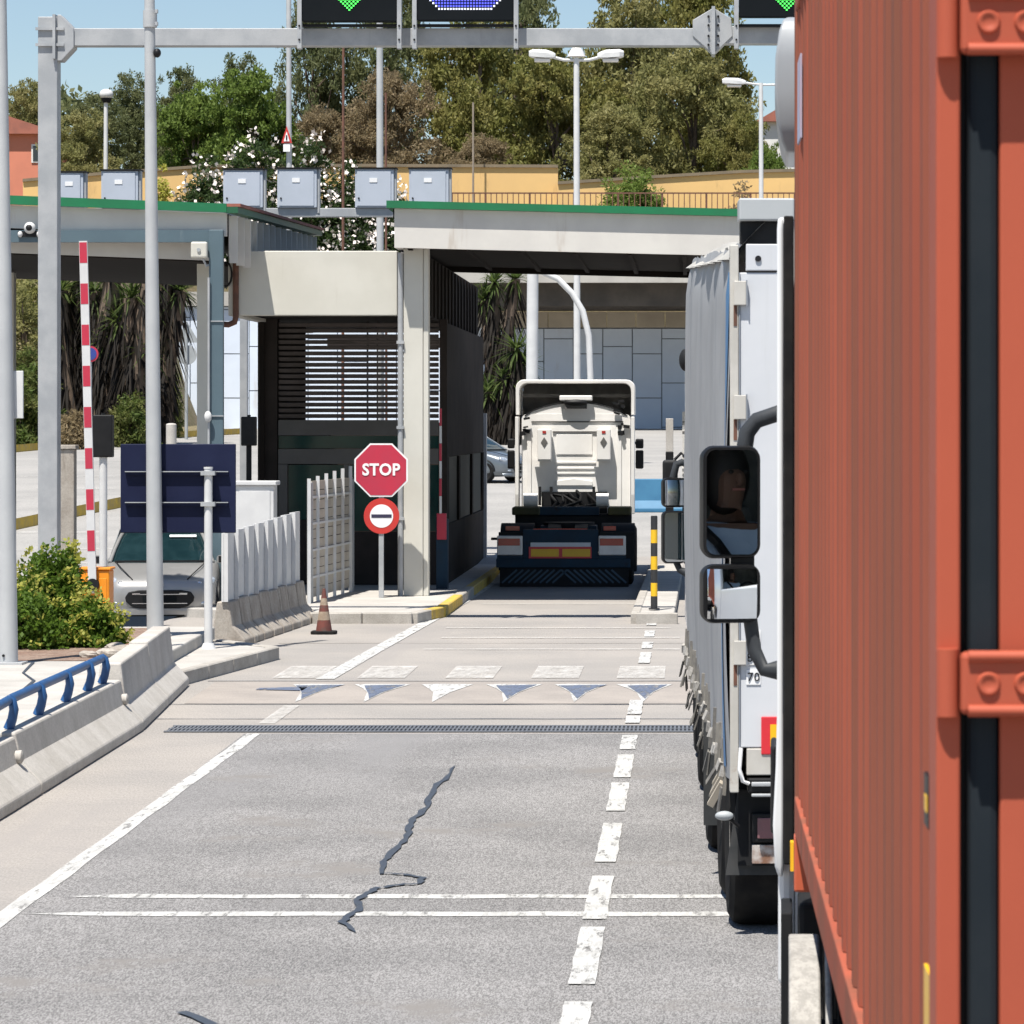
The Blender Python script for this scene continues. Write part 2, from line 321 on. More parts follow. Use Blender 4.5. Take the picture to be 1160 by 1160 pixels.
# ------------------------------------------------------------------ the setting
random.seed(7); rng = np.random.default_rng(7)
def ground_z(x, Y):
    z = float(np.interp(Y, [68, 85, 100, 125, 150, 186], [0, 0.45, 1.0, 1.7, 2.2, 2.7]))
    z -= 0.45 * sstep(7.9, 8.8, -x) * sstep(51, 56, Y) * (1 - sstep(75, 105, Y))
    bank = 8.0 * sstep(25, 28, -x) * sstep(137, 166, Y)
    z += bank
    up = float(np.interp(Y, [188.9, 190.5, 205, 260, 400, 900], [0, 7.8, 11, 17, 22, 22]))
    z = max(z, 2.7 + up) if Y > 188.9 else z
    return z
M_back_asphalt = mat('pale_back_asphalt', (0.36, 0.345, 0.325), (0.29, 0.28, 0.265), 0.92, scale=0.3, grain=0.25, gscale=20, stain=(0.2, 0.6, (0.22, 0.215, 0.205)))
M_drygrass = mat('dry_grass_earth', (0.16, 0.14, 0.06), (0.22, 0.17, 0.10), 0.95, scale=0.8, grain=0.4, gscale=6, bump=0.8, bscale=5)
xs = sorted(set([-700, -350, -180, -110, -80, -60, -50, -44, -40] + [-38 + 0.75 * i for i in range(45)] + [-9, -8.7, -8.4, -8.1, -7.8, -6, -4, -2, 0, 2, 4, 8, 12, 20, 30, 45, 70, 120, 250, 700]))
ys = sorted(set([-40, -10, 0, 10, 20, 30, 40, 48] + [50 + i for i in range(8)] + [60, 64, 68, 72, 76, 80, 85, 90, 95, 100, 105, 110, 115, 120, 125, 130] + [134 + 2 * i for i in range(28)] + [188.9, 190.5, 195, 200, 205, 220, 240, 260, 300, 400, 600, 1000]))
gm = MB()
gm.v = [(x, y, ground_z(x, y)) for y in ys for x in xs]
nx = len(xs)
for j in range(len(ys) - 1):
    for i in range(nx - 1):
        gm.f.append((j * nx + i, j * nx + i + 1, (j + 1) * nx + i + 1, (j + 1) * nx + i))
        xm, ym = (xs[i] + xs[i + 1]) / 2, (ys[j] + ys[j + 1]) / 2
        gm.m.append(2 if (ym > 188 or (xm < -24 and ym > 137)) else (1 if ym > 76 or (xm < -8 and ym > 50) else 0))
ground = struct(gm.build('ground', None, mats=[M_conc_road, M_back_asphalt, M_drygrass], smooth=40))

def sheet(name, poly, z, m, parent=None, thick=None):
    b = MB(); b.add([(p[0], p[1], z) for p in poly], [tuple(range(len(poly)))]); return b.build(name, m, parent)
def rect(name, x0, x1, y0, y1, z, m, parent, n=1): return sheet(name, [(x0, y0), (x1, y0), (x1, y1), (x0, y1)], z, m, parent)

road = struct(sheet('road', [(-4.1, -6), (3.6, -6), (3.6, 35.15), (-4.3, 35.15), (-4.16, 21.9)], 0.004, M_asphalt))
# lane edge line, broken where the hump crosses it
def ribbon(name, pts, w, z, m, parent, jit=0.0, horizontal=True):
    b = MB(); vs = []
    for i, (x, y) in enumerate(pts):
        p0 = Vector(pts[max(i - 1, 0)]); p1 = Vector(pts[min(i + 1, len(pts) - 1)]); d = (p1 - p0).normalized()
        nrm = Vector((-d.y, d.x)); ww = w[i] if isinstance(w, (list, tuple)) else w
        j0, j1 = random.uniform(-jit, jit), random.uniform(-jit, jit)
        vs += [(x + nrm.x * (ww / 2 + j0), y + nrm.y * (ww / 2 + j0), z), (x - nrm.x * (ww / 2 + j1), y - nrm.y * (ww / 2 + j1), z)]
    b.add(vs, [(2 * i, 2 * i + 1, 2 * i + 3, 2 * i + 2) for i in range(len(pts) - 1)])
    return b.build(name, m, parent)
ribbon('edge_line', [(-4.1 - 0.1 * (k / 90) + 0.006 * math.sin(k * .9), 4 + 31.1 * k / 90) for k in range(91)], 0.13, 0.008, M_paint, road, 0.003)
ribbon('edge_line', [(-4.22, 36.3), (-4.22, 38.6)], 0.16, 0.008, M_paint_old, road)
ribbon('edge_line', [(-4.27, 42.6), (-4.14, 48), (-3.95, 55), (-3.78, 62), (-3.7, 70)], 0.2, 0.008, M_paint, road, 0.01)
for (a, b_) in ((1180, 1137), (1117, 1052), (1043, 994), (978, 934), (920, 888), (882, 856), (850, 834), (820, 812), (810, 794), (752, 740), (735, 728), (722, 715), (709, 704)):
    Y0, Y1 = 12390 / (a - VY), 12390 / (b_ - VY)
    ribbon('lane_dash', [(-0.578 + 0.004 * math.sin(k * 2.1 + a), Y0 + (Y1 - Y0) * k / 7) for k in range(8)], 0.145, 0.012, M_paint, road, 0.002)
for yy, x0 in ((23.05, -3.9), (22.22, -4.05)):
    ribbon('cross_line', [(x0 + 0.35 * k, yy + 0.01 * math.sin(k * 1.7)) for k in range(14)], [0.03] + [0.19] * 12 + [0.06], 0.008, M_paint, road, 0.02)
for k, px in enumerate((345, 439, 537, 632, 727)):
    xc = X(px, 43.7); rect('paint_block', xc - 0.28, xc + 0.28, 42.75, 44.85, 0.010, M_paint_old, road)
hump = struct(sheet('speed_hump', [(-5.4, 38.9), (0.5, 38.9), (0.5, 42.2), (-5.5, 42.2)], 0.004, mat('hump_concrete', (0.36, 0.32, 0.285), (0.29, 0.26, 0.235), 0.9, scale=0.9, grain=0.2, stain=(0.7, 0.6, (0.25, 0.22, 0.2)))))
for k, px in enumerate((350, 425, 500, 578, 655, 730)):
    xc = X(px, 40.5); w = 0.28 + 0.03 * (k % 2)
    sheet('hump_triangle', [(xc - w - .03, 41.72), (xc - w * .4, 41.80), (xc + w, 41.75), (xc + 0.20, 41.15), (xc + .10, 40.5), (xc + .05, 39.8), (xc, 39.05), (xc - .05, 39.8), (xc - .09, 40.5), (xc - 0.19, 41.1)], 0.009, M_paint, hump)
    if k != 2:
        d = 0.05 if k % 2 else 0.0
        sheet('worn_patch', [(xc - 0.26 + d, 41.5), (xc + 0.30 - d, 41.62), (xc + 0.17, 41.1), (xc + .08, 40.4), (xc + 0.02, 39.5), (xc - .06, 40.3), (xc - 0.15, 41.0)], 0.013, M_paint_dark, hump)
sheet('worn_patch', [(X(290, 40.9), 41.1), (X(345, 40.9), 41.3), (X(345, 40.9), 40.7), (X(290, 40.9), 40.85)], 0.013, M_paint_dark, hump)
for yy in (42.3, 38.8, 36.9, 56.4, 49.6): ribbon('slab_joint', [(-5.6 + 0.6 * k, yy + random.uniform(-.02, .02)) for k in range(11)], 0.045, 0.006, M_seal if yy < 45 else M_conc_dirty, road, 0.012)
for yy, a, b_ in ((48.2, 480, 770), (50.8, 500, 770), (53.2, 505, 760), (60.2, 545, 735)):
    ribbon('cross_line', [(X(a + (b_ - a) * k / 8, yy), yy) for k in range(9)], 0.16, 0.010, M_paint_old, road, 0.03)
crack_px = [(515, 868), (508, 882), (496, 890), (487, 902), (484, 915), (470, 928), (462, 938), (463, 948), (455, 958), (440, 972), (434, 978), (432, 992)]
crack2 = [(432, 992), (446, 991), (462, 993), (478, 997), (474, 1002), (452, 1005), (428, 1008), (420, 1012), (405, 1021), (409, 1031), (398, 1038), (388, 1046), (402, 1058)]
for nm, pp in (('sealed_crack', crack_px), ('sealed_crack', crack2)):
    pts = []
    for i in range(len(pp) - 1):
        for t in (0, 0.34, 0.67):
            px = pp[i][0] + (pp[i + 1][0] - pp[i][0]) * t; py = pp[i][1] + (pp[i + 1][1] - pp[i][1]) * t
            Y = 12390 / (py - VY); pts.append((X(px, Y) + random.uniform(-.012, .012), Y + random.uniform(-.04, .04)))
    Y = 12390 / (pp[-1][1] - VY); pts.append((X(pp[-1][0], Y), Y))
    ribbon(nm, pts, [(0.03 + 0.028 * abs(math.sin(i * 1.3))) * min(1, 0.25 + i / 5, 0.35 + (len(pts) - 1 - i) / 4) for i in range(len(pts))], 0.014, M_seal, road, 0.006)
ribbon('sealed_crack', [(X(205, 18.5), 18.5), (X(222, 18.3), 18.35), (X(240, 18.1), 18.1)], 0.06, 0.014, M_seal, road, 0.015)
# drain across the lane
drain = thing('drain_channel', 'long dark steel drain grating set across the lane', 'drain', (-2.4, 35.6, 0))
MB().box(-5.1, 0.9, 35.3, 36.0, -0.02, 0.006).build('channel', M_black, drain)
g = MB()
for k in range(150):
    x = -5.08 + k * 0.04; g.box(x, x + 0.018, 35.32, 35.98, 0.006, 0.014)
for yy in (35.3, 35.62, 35.94): g.box(-5.1, 0.9, yy, yy + 0.06, 0.006, 0.016)
stuff(g.build('grating', mat('drain_steel', (0.16, 0.17, 0.19), (0.11, 0.12, 0.14), 0.7, 0.2), drain))
# left lot lines
for k, (a, b_, yy) in enumerate(((60, 420, 80), (70, 410, 84), (20, 120, 88.5), (40, 130, 104), (20, 130, 112), (50, 420, 77))):
    pts = []
    for t in range(9):
        x = X(a + (b_ - a) * t / 8, yy); pts.append(Vector((x, yy, ground_z(x, yy) + 0.012)))
    m_ = MB(); m_.add([p + Vector((0, dy, ground_z(p.x, yy + dy) - ground_z(p.x, yy))) for p in pts for dy in (0, 0.3 if k < 4 else 0.5)], [(2 * i, 2 * i + 1, 2 * i + 3, 2 * i + 2) for i in range(8)])
    m_.build('lot_line', M_paint_old, road)

# ---- kerbed islands
def island(name, poly, z0, z1, m): b = MB(); b.prism(poly, 'z', z0, z1); return struct(b.build(name, m, bevel=0.02))
isl_left = island('traffic_island', [(-16, 20), (-5.62, 20), (-5.62, 27.5), (-5.75, 35.4), (-6.1, 41.6), (-6.3, 48.3), (-16, 48.3)], -0.05, 0.30, M_slab)
isl_toll = island('toll_island', [(-5.6, 54.6), (-4.2, 54.6), (-3.95, 56.2), (-3.85, 79), (-7.85, 79), (-7.85, 56.3)], -0.6, 0.15, M_slab)
isl_mid = island('bollard_island', [(-0.78, 54.5), (-0.24, 54.5), (-0.12, 78), (-0.62, 78)], -0.05, 0.15, M_slab)
isl_ramp = island('kerb_island', [(-5.9, 41.75), (-5.35, 46.2), (-6.25, 47.6), (-6.9, 48.2), (-6.35, 42.5)], -0.05, 0.15, M_slab)
def kerb_run(parent, pts, w, z0, z1, ln, yel=None):
    """kerb stones laid end to end along a polyline (outer edge)"""
    for a, b_ in zip(pts[:-1], pts[1:]):
        a = Vector(a); b_ = Vector(b_); n = max(1, round((b_ - a).length / ln)); ang = math.atan2(b_.y - a.y, b_.x - a.x)
        for k in range(n):
            c = a.lerp(b_, (k + 0.5) / n); L = (b_ - a).length / n - 0.012
            MB().obox((c.x, c.y, (z0 + z1) / 2), (L, w, z1 - z0), (0, 0, ang)).build('kerb_stone', M_kerb_y if (yel and yel(c)) else M_kerb, parent, bevel=0.015, seg=1)
kerb_run(isl_toll, [(-5.65, 54.5), (-4.15, 54.5), (-3.86, 56.3), (-3.76, 78)], 0.16, -0.03, 0.165, 1.0, lambda c: 55.2 < c.y < 60 or 63 < c.y < 72)
kerb_run(isl_mid, [(-0.72, 78), (-0.82, 54.4), (-0.18, 54.4)], 0.14, -0.03, 0.165, 1.6)
kerb_run(isl_ramp, [(-5.86, 41.6), (-5.28, 46.25), (-6.2, 47.75)], 0.14, -0.03, 0.165, 1.2)
sheet('soil_bed', [(-13, 41.3), (-6.75, 41.3), (-6.9, 47.9), (-13, 47.9)], 0.306, M_soil, isl_left)
ribbon('slab_crack', [(X(38, 41), 41), (X(30, 39.5), 39.3), (X(36, 38), 38.1), (X(24, 36.5), 36.5)], 0.05, 0.308, M_seal, isl_left, 0.015)

# yellow kerbs at the back of the lot
def back_kerb(label, pts, m, group=None):
    T = thing('yellow_kerb', label, 'kerb', (pts[0][0], pts[0][1], ground_z(*pts[0])), group)
    for a, b_ in zip(pts[:-1], pts[1:]):
        n = max(1, round(math.hypot(b_[0] - a[0], b_[1] - a[1]) / 2.0))
        for k in range(n):
            t0, t1 = k / n, (k + 1) / n - 0.004
            p0 = (a[0] + (b_[0] - a[0]) * t0, a[1] + (b_[1] - a[1]) * t0); p1 = (a[0] + (b_[0] - a[0]) * t1, a[1] + (b_[1] - a[1]) * t1)
            q = MB(); z0, z1 = ground_z(*p0), ground_z(*p1)
            q.add([(p[0], p[1] + d, z + h) for (p, z) in ((p0, z0), (p1, z1)) for d in (0, 0.35) for h in (-0.1, 0.28)],
                  [(0, 1, 3, 2), (4, 6, 7, 5), (0, 4, 5, 1), (2, 3, 7, 6), (1, 5, 7, 3), (0, 2, 6, 4)])
            q.build('kerb_stone', m, T)
back_kerb('long yellow kerb curving along the foot of the planted bank', [(X(5, 134), 134), (X(70, 141), 141), (X(130, 150), 150), (X(200, 160), 160), (X(290, 172), 172)], M_kerb_y)
back_kerb('worn yellow kerb across the lot in front of the dark sign', [(X(10, 89), 89), (X(134, 96), 96), (X(200, 100), 100)], M_kerb_y)

# ---- jersey barriers along the lane
def jersey(T, path, h, foot=0.46, cap=0.2, name='body', m=None):
    """path: road-side base points, wall lies to their left (-x)"""
    prof = [(0, 0), (0, 0.09), (-0.17, 0.27), (-0.22, h), (-0.22 - cap, h), (-0.30 - cap, 0.12), (-0.30 - cap, 0)]
    rings = []
    for (x, y) in path: rings.append([(x + px_, y, pz) for px_, pz in prof])
    return MB().loft(rings).build(name, m or M_conc, T, bevel=0.018, seg=2)
def base_x(Y): return float(np.interp(Y, [20, 27.5, 35.4, 41.6], [-5.17, -5.2, -5.32, -5.72]))
secs = [(20.5, 29.4, 0.47, 'nearest grey barrier section cut by the left picture edge'), (29.43, 35.5, 0.50, 'low grey barrier section under the end of the blue handrail'),
        (35.53, 38.6, 0.66, 'taller pale barrier section just past the blue handrail'), (38.63, 41.6, 0.68, 'farthest tall barrier section ending at the kerb by the bush')]
for (a, b_, h, lab) in secs:
    T = thing('jersey_barrier', lab, 'barrier', (base_x(a), a, 0), 'barrier sections along the left of the lane')
    n = 6; jersey(T, [(base_x(a + (b_ - a) * k / n), a + (b_ - a) * k / n) for k in range(n + 1)], h)
    if a < 35:
        xx = base_x(b_); MB().lathe([(0.0, -0.03), (0.05, -0.03), (0.055, 0.02), (0.03, 0.035), (0, 0.035)], (xx - 0.155, b_ - 0.15, 0.32), 12, 'x').build('lifting_cap', M_slab, T, smooth=40)
# blue handrail on the barrier
hr = thing('handrail', 'blue tubular handrail on top of the low grey barrier', 'handrail', (base_x(28) - 0.32, 28, 0.48))
hp = [Vector((base_x(y) - 0.33, y, 0.47 + 0.03 * sstep(29, 30, y) + 0.24)) for y in np.linspace(21, 35.0, 12)]
MB().tube(hp, 0.04, 12).build('rail', M_blue, hr, smooth=50)
for y in (22.0, 23.6, 25.2, 26.7, 28.15, 29.75, 31.2, 32.7, 34.0, 34.95):
    x = base_x(y) - 0.33; zt = 0.47 + (0.03 if y > 29.4 else 0)
    MB().tube([(x, y, zt), (x + 0.03, y, zt + 0.08), (x + 0.045, y, zt + 0.16), (x + 0.03, y, zt + 0.24), (x, y, zt + 0.275)], [0.045, 0.04, 0.04, 0.035, 0.02], 8).build('post', M_blue, hr, smooth=50)

# barrier with white screen boards, beyond the kerb island
npan = 8
for k in range(npan):
    t0 = k / npan; x0, y0 = -5.97 + 0.35 * t0, 48.9 + 6.3 * t0; x1, y1 = x0 + 0.35 / npan, y0 + 6.3 / npan - 0.10
    lab = ['nearest short concrete block of the white screen row', 'second concrete block of the white screen row', 'third concrete block of the white screen row', 'fourth concrete block of the white screen row',
           'fifth concrete block of the white screen row', 'sixth concrete block of the white screen row', 'seventh concrete block of the white screen row', 'last concrete block of the white screen row beside the cone'][k]
    T = thing('screen_barrier', lab + ', carrying a white board', 'barrier', (x0, y0, 0), 'concrete blocks with white boards')
    jersey(T, [(x0, y0), (x1, y1)], 0.60 + 0.02 * (k % 2), cap=0.16, m=M_conc_dirty)
    zt = 1.52 + 0.02 * k
    b = MB(); cx, cy = (x0 + x1) / 2 - 0.30, (y0 + y1) / 2
    b.obox((cx, cy, (0.60 + zt) / 2), (0.03, 0.77, zt - 0.60), (0, 0, -0.055)); b.obox((cx + 0.025, cy - 0.375, (0.60 + zt) / 2), (0.055, 0.02, zt - 0.60), (0, 0, -0.1))
    b.build('screen_board', M_white, T)
# white open fence between the screen and the STOP sign
fe = thing('slatted_fence', 'white open grid fence left of the STOP sign', 'fence', (-6.4, 59, 0.15))
fa, fb = Vector((X(350, 57.5), 57.5, 0)), Vector((X(397, 61.5), 61.5, 0))
for k in range(6):
    p = fa.lerp(fb, k / 5); h = 2.08 + 0.03 * k
    MB().obox((p.x, p.y, h / 2 + 0.04), (0.05, 0.05, h), (0, 0, 0.3)).build('upright', M_white, fe)
for k, z in enumerate((0.55, 0.98, 1.4, 1.82)):
    c = fa.lerp(fb, 0.5); d = fb - fa
    MB().obox((c.x, c.y + 0.06, z), (d.length, 0.03, 0.035), (0, 0, math.atan2(d.y, d.x))).build('rail', M_white, fe)
for k in range(12):
    c = fa.lerp(fb, 0.5); d = fb - fa
    MB().obox((c.x, c.y + 0.34, 0.3 + k * 0.155), (d.length, 0.02, 0.142), (0.0, 0, math.atan2(d.y, d.x))).build('slat', mat('fence_slat', (0.44, 0.40, 0.34), (0.34, 0.30, 0.25), 0.8, scale=2), fe)
for k in (0, 1): 
    p = fa.lerp(fb, k); MB().obox((p.x, p.y + 0.2, 1.1), (0.06, 0.36, 1.9)).build('end_post', M_galv, fe)

# ---- retaining wall of white panels and the bridge over it
wall = thing('retaining_wall', 'tall retaining wall of pale staggered rectangular panels behind the toll plaza', 'wall', (-8, 188, 2.6))
MB().box(X(182, 188), 16, 188.12, 188.85, 1.5, 7.95).build('backing', M_joint, wall)
MB().box(X(182, 188), X(525, 188), 188.1, 188.85, 7.95, 9.3).build('backing', M_joint, wall)
PW_, PH = 1.52, 2.28; c = 0
x = X(182, 188)
def panel(x0, x1, z0, z1):
    MB().box(x0 + 0.025, x1 - 0.025, 188.0 - random.uniform(0, .02), 188.12, z0 + 0.025, z1 - 0.025).build('panel', M_panel, wall)
while x < 15:
    top = 9.0 if x < X(520, 188) else 7.87; z = 2.0 - (PH * 0.66 if c % 2 else 0.0) - (0.4 if c % 3 == 0 else 0)
    while z < top - 0.05:
        panel(x, x + PW_, max(z, 1.5), min(z + PH, top)); z += PH
    x += PW_; c += 1
MB().box(X(180, 188), X(525, 188), 187.7, 188.9, 9.02, 9.75).build('coping', M_bridge, wall)
bridge = thing('bridge', 'concrete road bridge spanning in front of the panelled wall', 'bridge', (0, 180, 9))
MB().box(X(515, 180), 22, 178, 178.5, 9.85, 10.55).build('edge_beam', M_bridge, bridge)
MB().box(X(515, 180), 22, 178.5, 188.9, 10.0, 10.5).build('deck', M_bridge, bridge)
MB().box(X(515, 180), 22, 178.2, 178.45, 10.55, 12.9).build('parapet', M_bridge, bridge)
for k in range(5): MB().box(X(520, 180), 22, 179.4 + k * 1.9, 179.9 + k * 1.9, 8.75, 10.0).build('girder', mat('shade_toned_girder', (0.10, 0.085, 0.07), (0.06, 0.052, 0.045), 0.9, scale=0.6), bridge)  # girder colour darkened to stand for the shade under the deck
for k in range(24): 
    x0 = X(520, 186) + k * 1.5; MB().box(x0 + 0.02, x0 + 1.48, 187.2, 187.95, 7.9, 8.7).build('seat_block', mat('abutment_beige', (0.50, 0.43, 0.33), (0.40, 0.34, 0.26), 0.9, scale=0.5), bridge)
rl = thing('railing', 'thin dark metal railing above the bridge in front of the ochre wall', 'railing', (0, 178.3, 12.9))
MB().box(X(500, 178.3), X(1200, 178.3), 178.27, 178.33, 14.2, 14.27).build('top_rail', M_rust, rl)
MB().box(X(500, 178.3), X(1200, 178.3), 178.27, 178.33, 13.15, 13.2).build('bottom_rail', M_rust, rl)
b = MB(); x = X(500, 178.3); k = 0
while x < X(1200, 178.3):
    w = 0.05 if k % 8 == 0 else 0.022; b.box(x - w, x + w, 178.28, 178.32, 12.85, 14.2); x += 0.27; k += 1
stuff(b.build('bars', M_rust, rl))
# ochre walls on the hill
def ochre(label, pts, Y):
    T = thing('ochre_wall', label, 'wall', (X(pts[0][0], Y), Y, 10.5))
    for i, ((a, ya), (b_, yb)) in enumerate(zip(pts[:-1], pts[1:])):
        x0, x1, z0, z1 = X(a, Y), X(b_, Y), Z(ya, Y), Z(yb, Y)
        MB().prism([(x0, 8), (x1, 8), (x1, z1), (x0, z0)], 'y', Y, Y + 0.5).build('wall_face', M_yellowwall, T)
        MB().prism([(x0, z0), (x1, z1), (x1, z1 + 0.16), (x0, z0 + 0.16)], 'y', Y - 0.12, Y + 0.62).build('coping', M_walltop, T)
ochre('ochre rendered wall rising behind the grey cabinets on the left', [(26, 206), (120, 198), (232, 190)], 195.9)
ochre('level ochre wall behind the middle cabinets, ending in a step', [(232, 190), (400, 189), (632, 190)], 196.6)
ochre('lower ochre wall behind the railing, right of the step', [(632, 209), (740, 202), (841, 196), (930, 194), (1200, 192)], 195.9)
# blue painted barrier beyond the booths
for k in range(3):
    Y = 92.5 + k * 0.5; x = X(702, 92.5) + k * 2.05
    lab = ['blue painted concrete barrier partly behind the white truck cab', 'middle blue barrier section with a pale weathered patch', 'rightmost blue barrier section, mostly hidden behind the queued truck'][k]
    z0 = ground_z(x, Y)
    T = thing('blue_barrier', lab, 'barrier', (x, Y, z0), 'blue painted barriers')
    prof = [(0, 0), (0, 0.1), (0.16, 0.3), (0.22, 0.85), (0.4, 0.85), (0.46, 0.3), (0.62, 0.1), (0.62, 0)]
    MB().prism([(Y + p[0], z0 + p[1]) for p in prof], 'x', x, x + 2.0).build('body', M_barrierblue, T, bevel=0.02)
# ------------------------------------------------------------------ foliage
def leaf_mesh(name, cen, rad, per, L, W, m, seed=0, up=0.3, squash=0.8):
    """many small bent leaf quads scattered through clumps"""
    r = np.random.default_rng(seed); n = len(cen); N = n * per
    c = np.repeat(np.asarray(cen, float), per, 0); R = np.repeat(np.asarray(rad, float), per)[:, None]
    d = r.normal(size=(N, 3)); d /= np.linalg.norm(d, axis=1)[:, None]
    p = c + d * R * (r.random((N, 1)) ** 0.45) * np.array([1, 1, squash])
    ax = d * 0.7 + r.normal(size=(N, 3)) * 0.6 + np.array([0, 0, up * 0.2]); ax /= np.linalg.norm(ax, axis=1)[:, None]
    t = r.normal(size=(N, 3)); t -= ax * (t * ax).sum(1)[:, None]; t /= np.linalg.norm(t, axis=1)[:, None]
    s = (0.7 + 0.6 * r.random((N, 1)))
    a = p - ax * L * s * 0.5; b = p + t * W * s * 0.5; cc = p + ax * L * s * 0.5; e = p - t * W * s * 0.5
    V = np.stack([a, b, cc, e], 1).reshape(-1, 3)
    me = bpy.data.meshes.new(name); me.vertices.add(N * 4); me.vertices.foreach_set('co', V.astype(np.float32).ravel())
    me.loops.add(N * 4); me.loops.foreach_set('vertex_index', np.arange(N * 4, dtype=np.int32))
    me.polygons.add(N); me.polygons.foreach_set('loop_start', np.arange(0, N * 4, 4, dtype=np.int32)); me.polygons.foreach_set('loop_total', np.full(N, 4, np.int32))
    me.update(); me.validate(); me.materials.append(m); return me
def leafmat(name, c1, c2, isl, scale=0.5, rough=0.6):
    m = mat(name, c1, c2, rough, scale=scale, detail=3, spec=0.25)
    n = m.node_tree.nodes; l = m.node_tree.links; b = n['Principled BSDF']
    geo = n.new('ShaderNodeNewGeometry'); src = b.inputs['Base Color'].links[0].from_socket
    mx = n.new('ShaderNodeMix'); mx.data_type = 'RGBA'; mr = n.new('ShaderNodeMath'); mr.operation = 'MULTIPLY'; mr.inputs[1].default_value = 0.3
    l.new(geo.outputs['Random Per Island'], mr.inputs[0]); l.new(mr.outputs[0], mx.inputs[0]); l.new(src, mx.inputs[6]); mx.inputs[7].default_value = (*isl, 1)
    l.new(mx.outputs[2], b.inputs['Base Color'])
    tr = n.new('ShaderNodeBsdfTranslucent'); l.new(mx.outputs[2], tr.inputs['Color'])
    ms = n.new('ShaderNodeMixShader'); ms.inputs[0].default_value = 0.5
    l.new(b.outputs[0], ms.inputs[1]); l.new(tr.outputs[0], ms.inputs[2]); l.new(ms.outputs[0], n['Material Output'].inputs['Surface'])
    return m
L_olive = leafmat('leaf_olive', (0.21, 0.22, 0.06), (0.30, 0.27, 0.09), (0.13, 0.14, 0.045))
L_grey = leafmat('leaf_grey_olive', (0.25, 0.25, 0.09), (0.34, 0.31, 0.13), (0.15, 0.155, 0.055))
L_green = leafmat('leaf_bright_green', (0.15, 0.22, 0.045), (0.21, 0.28, 0.065), (0.10, 0.15, 0.03))
L_dark = leafmat('leaf_dark_pine', (0.14, 0.165, 0.07), (0.19, 0.20, 0.09), (0.09, 0.11, 0.045))
L_brown = leafmat('leaf_brown', (0.25, 0.19, 0.11), (0.32, 0.245, 0.145), (0.17, 0.155, 0.08))
L_bush = leafmat('leaf_hedge', (0.13, 0.21, 0.025), (0.09, 0.16, 0.02), (0.05, 0.09, 0.016), scale=5)
L_tip = leafmat('leaf_hedge_tip', (0.42, 0.41, 0.07), (0.36, 0.38, 0.07), (0.55, 0.46, 0.16), scale=5)
L_yucca = leafmat('leaf_yucca', (0.05, 0.085, 0.022), (0.08, 0.12, 0.03), (0.15, 0.16, 0.05), scale=2)
L_dry = leafmat('leaf_dry', (0.034, 0.026, 0.02), (0.022, 0.018, 0.014), (0.014, 0.011, 0.009), scale=2)  # colour lowered to paint in the shade among the hanging leaves
L_weed = leafmat('leaf_weed', (0.09, 0.15, 0.03), (0.16, 0.17, 0.05), (0.20, 0.17, 0.08), scale=1)
L_oleander = leafmat('leaf_oleander', (0.05, 0.085, 0.028), (0.07, 0.11, 0.035), (0.035, 0.06, 0.02), scale=1)
M_flower = mat('white_flower', (0.80, 0.75, 0.70), (0.74, 0.64, 0.58), 0.8, scale=1.2)

def crown_clumps(w, h, seed, lobes=11, per_lobe=26, cr=0.62, gap=0.0):
    """clump centres of an uneven crown: lobes of different size, clumps on their shells"""
    r = random.Random(seed); cen = []; rad = []; lob = []
    for i in range(lobes):
        a = r.uniform(0, 2 * math.pi); t = (i + 0.5) / lobes; rr = (w / 2) * math.sqrt(max(0.05, 1 - abs(2 * t - 0.85) ** 2.2)) * r.uniform(0.35, 0.8)
        c = Vector((rr * math.cos(a), rr * math.sin(a), h * (0.12 + 0.76 * t))); R = r.uniform(0.17, 0.29) * min(w, h * 1.2)
        lob.append((c, R))
        for k in range(per_lobe):
            d = Vector((r.gauss(0, 1), r.gauss(0, 1), r.gauss(0.15, 1))).normalized()
            if r.random() < gap: continue
            p = c + Vector((d.x, d.y, d.z * 0.8)) * R * r.uniform(0.55, 1.08); cen.append(p); rad.append(cr * r.uniform(0.6, 1.25))
    return cen, rad, lob
def trunk_mb(lob, h, r0, seed, spread=0.3):
    r = random.Random(seed); b = MB(); top = Vector((r.uniform(-.4, .4), r.uniform(-.4, .4), h * 0.55))
    b.tube([(0, 0, -0.6), (0.05, 0, h * 0.2), top * 0.7 + Vector((0, 0, h * 0.05)), top + Vector((0, 0, h * 0.2))], [r0, r0 * 0.8, r0 * 0.6, r0 * 0.25], 8)
    for c, R in lob:
        s = Vector((0, 0, h * r.uniform(0.15, 0.5))); mid = s.lerp(c, 0.5) + Vector((r.uniform(-.3, .3), r.uniform(-.3, .3), 0.2))
        b.tube([s, mid, c], [r0 * 0.38, r0 * 0.24, r0 * 0.07], 6)
    return b
PROTO = {}
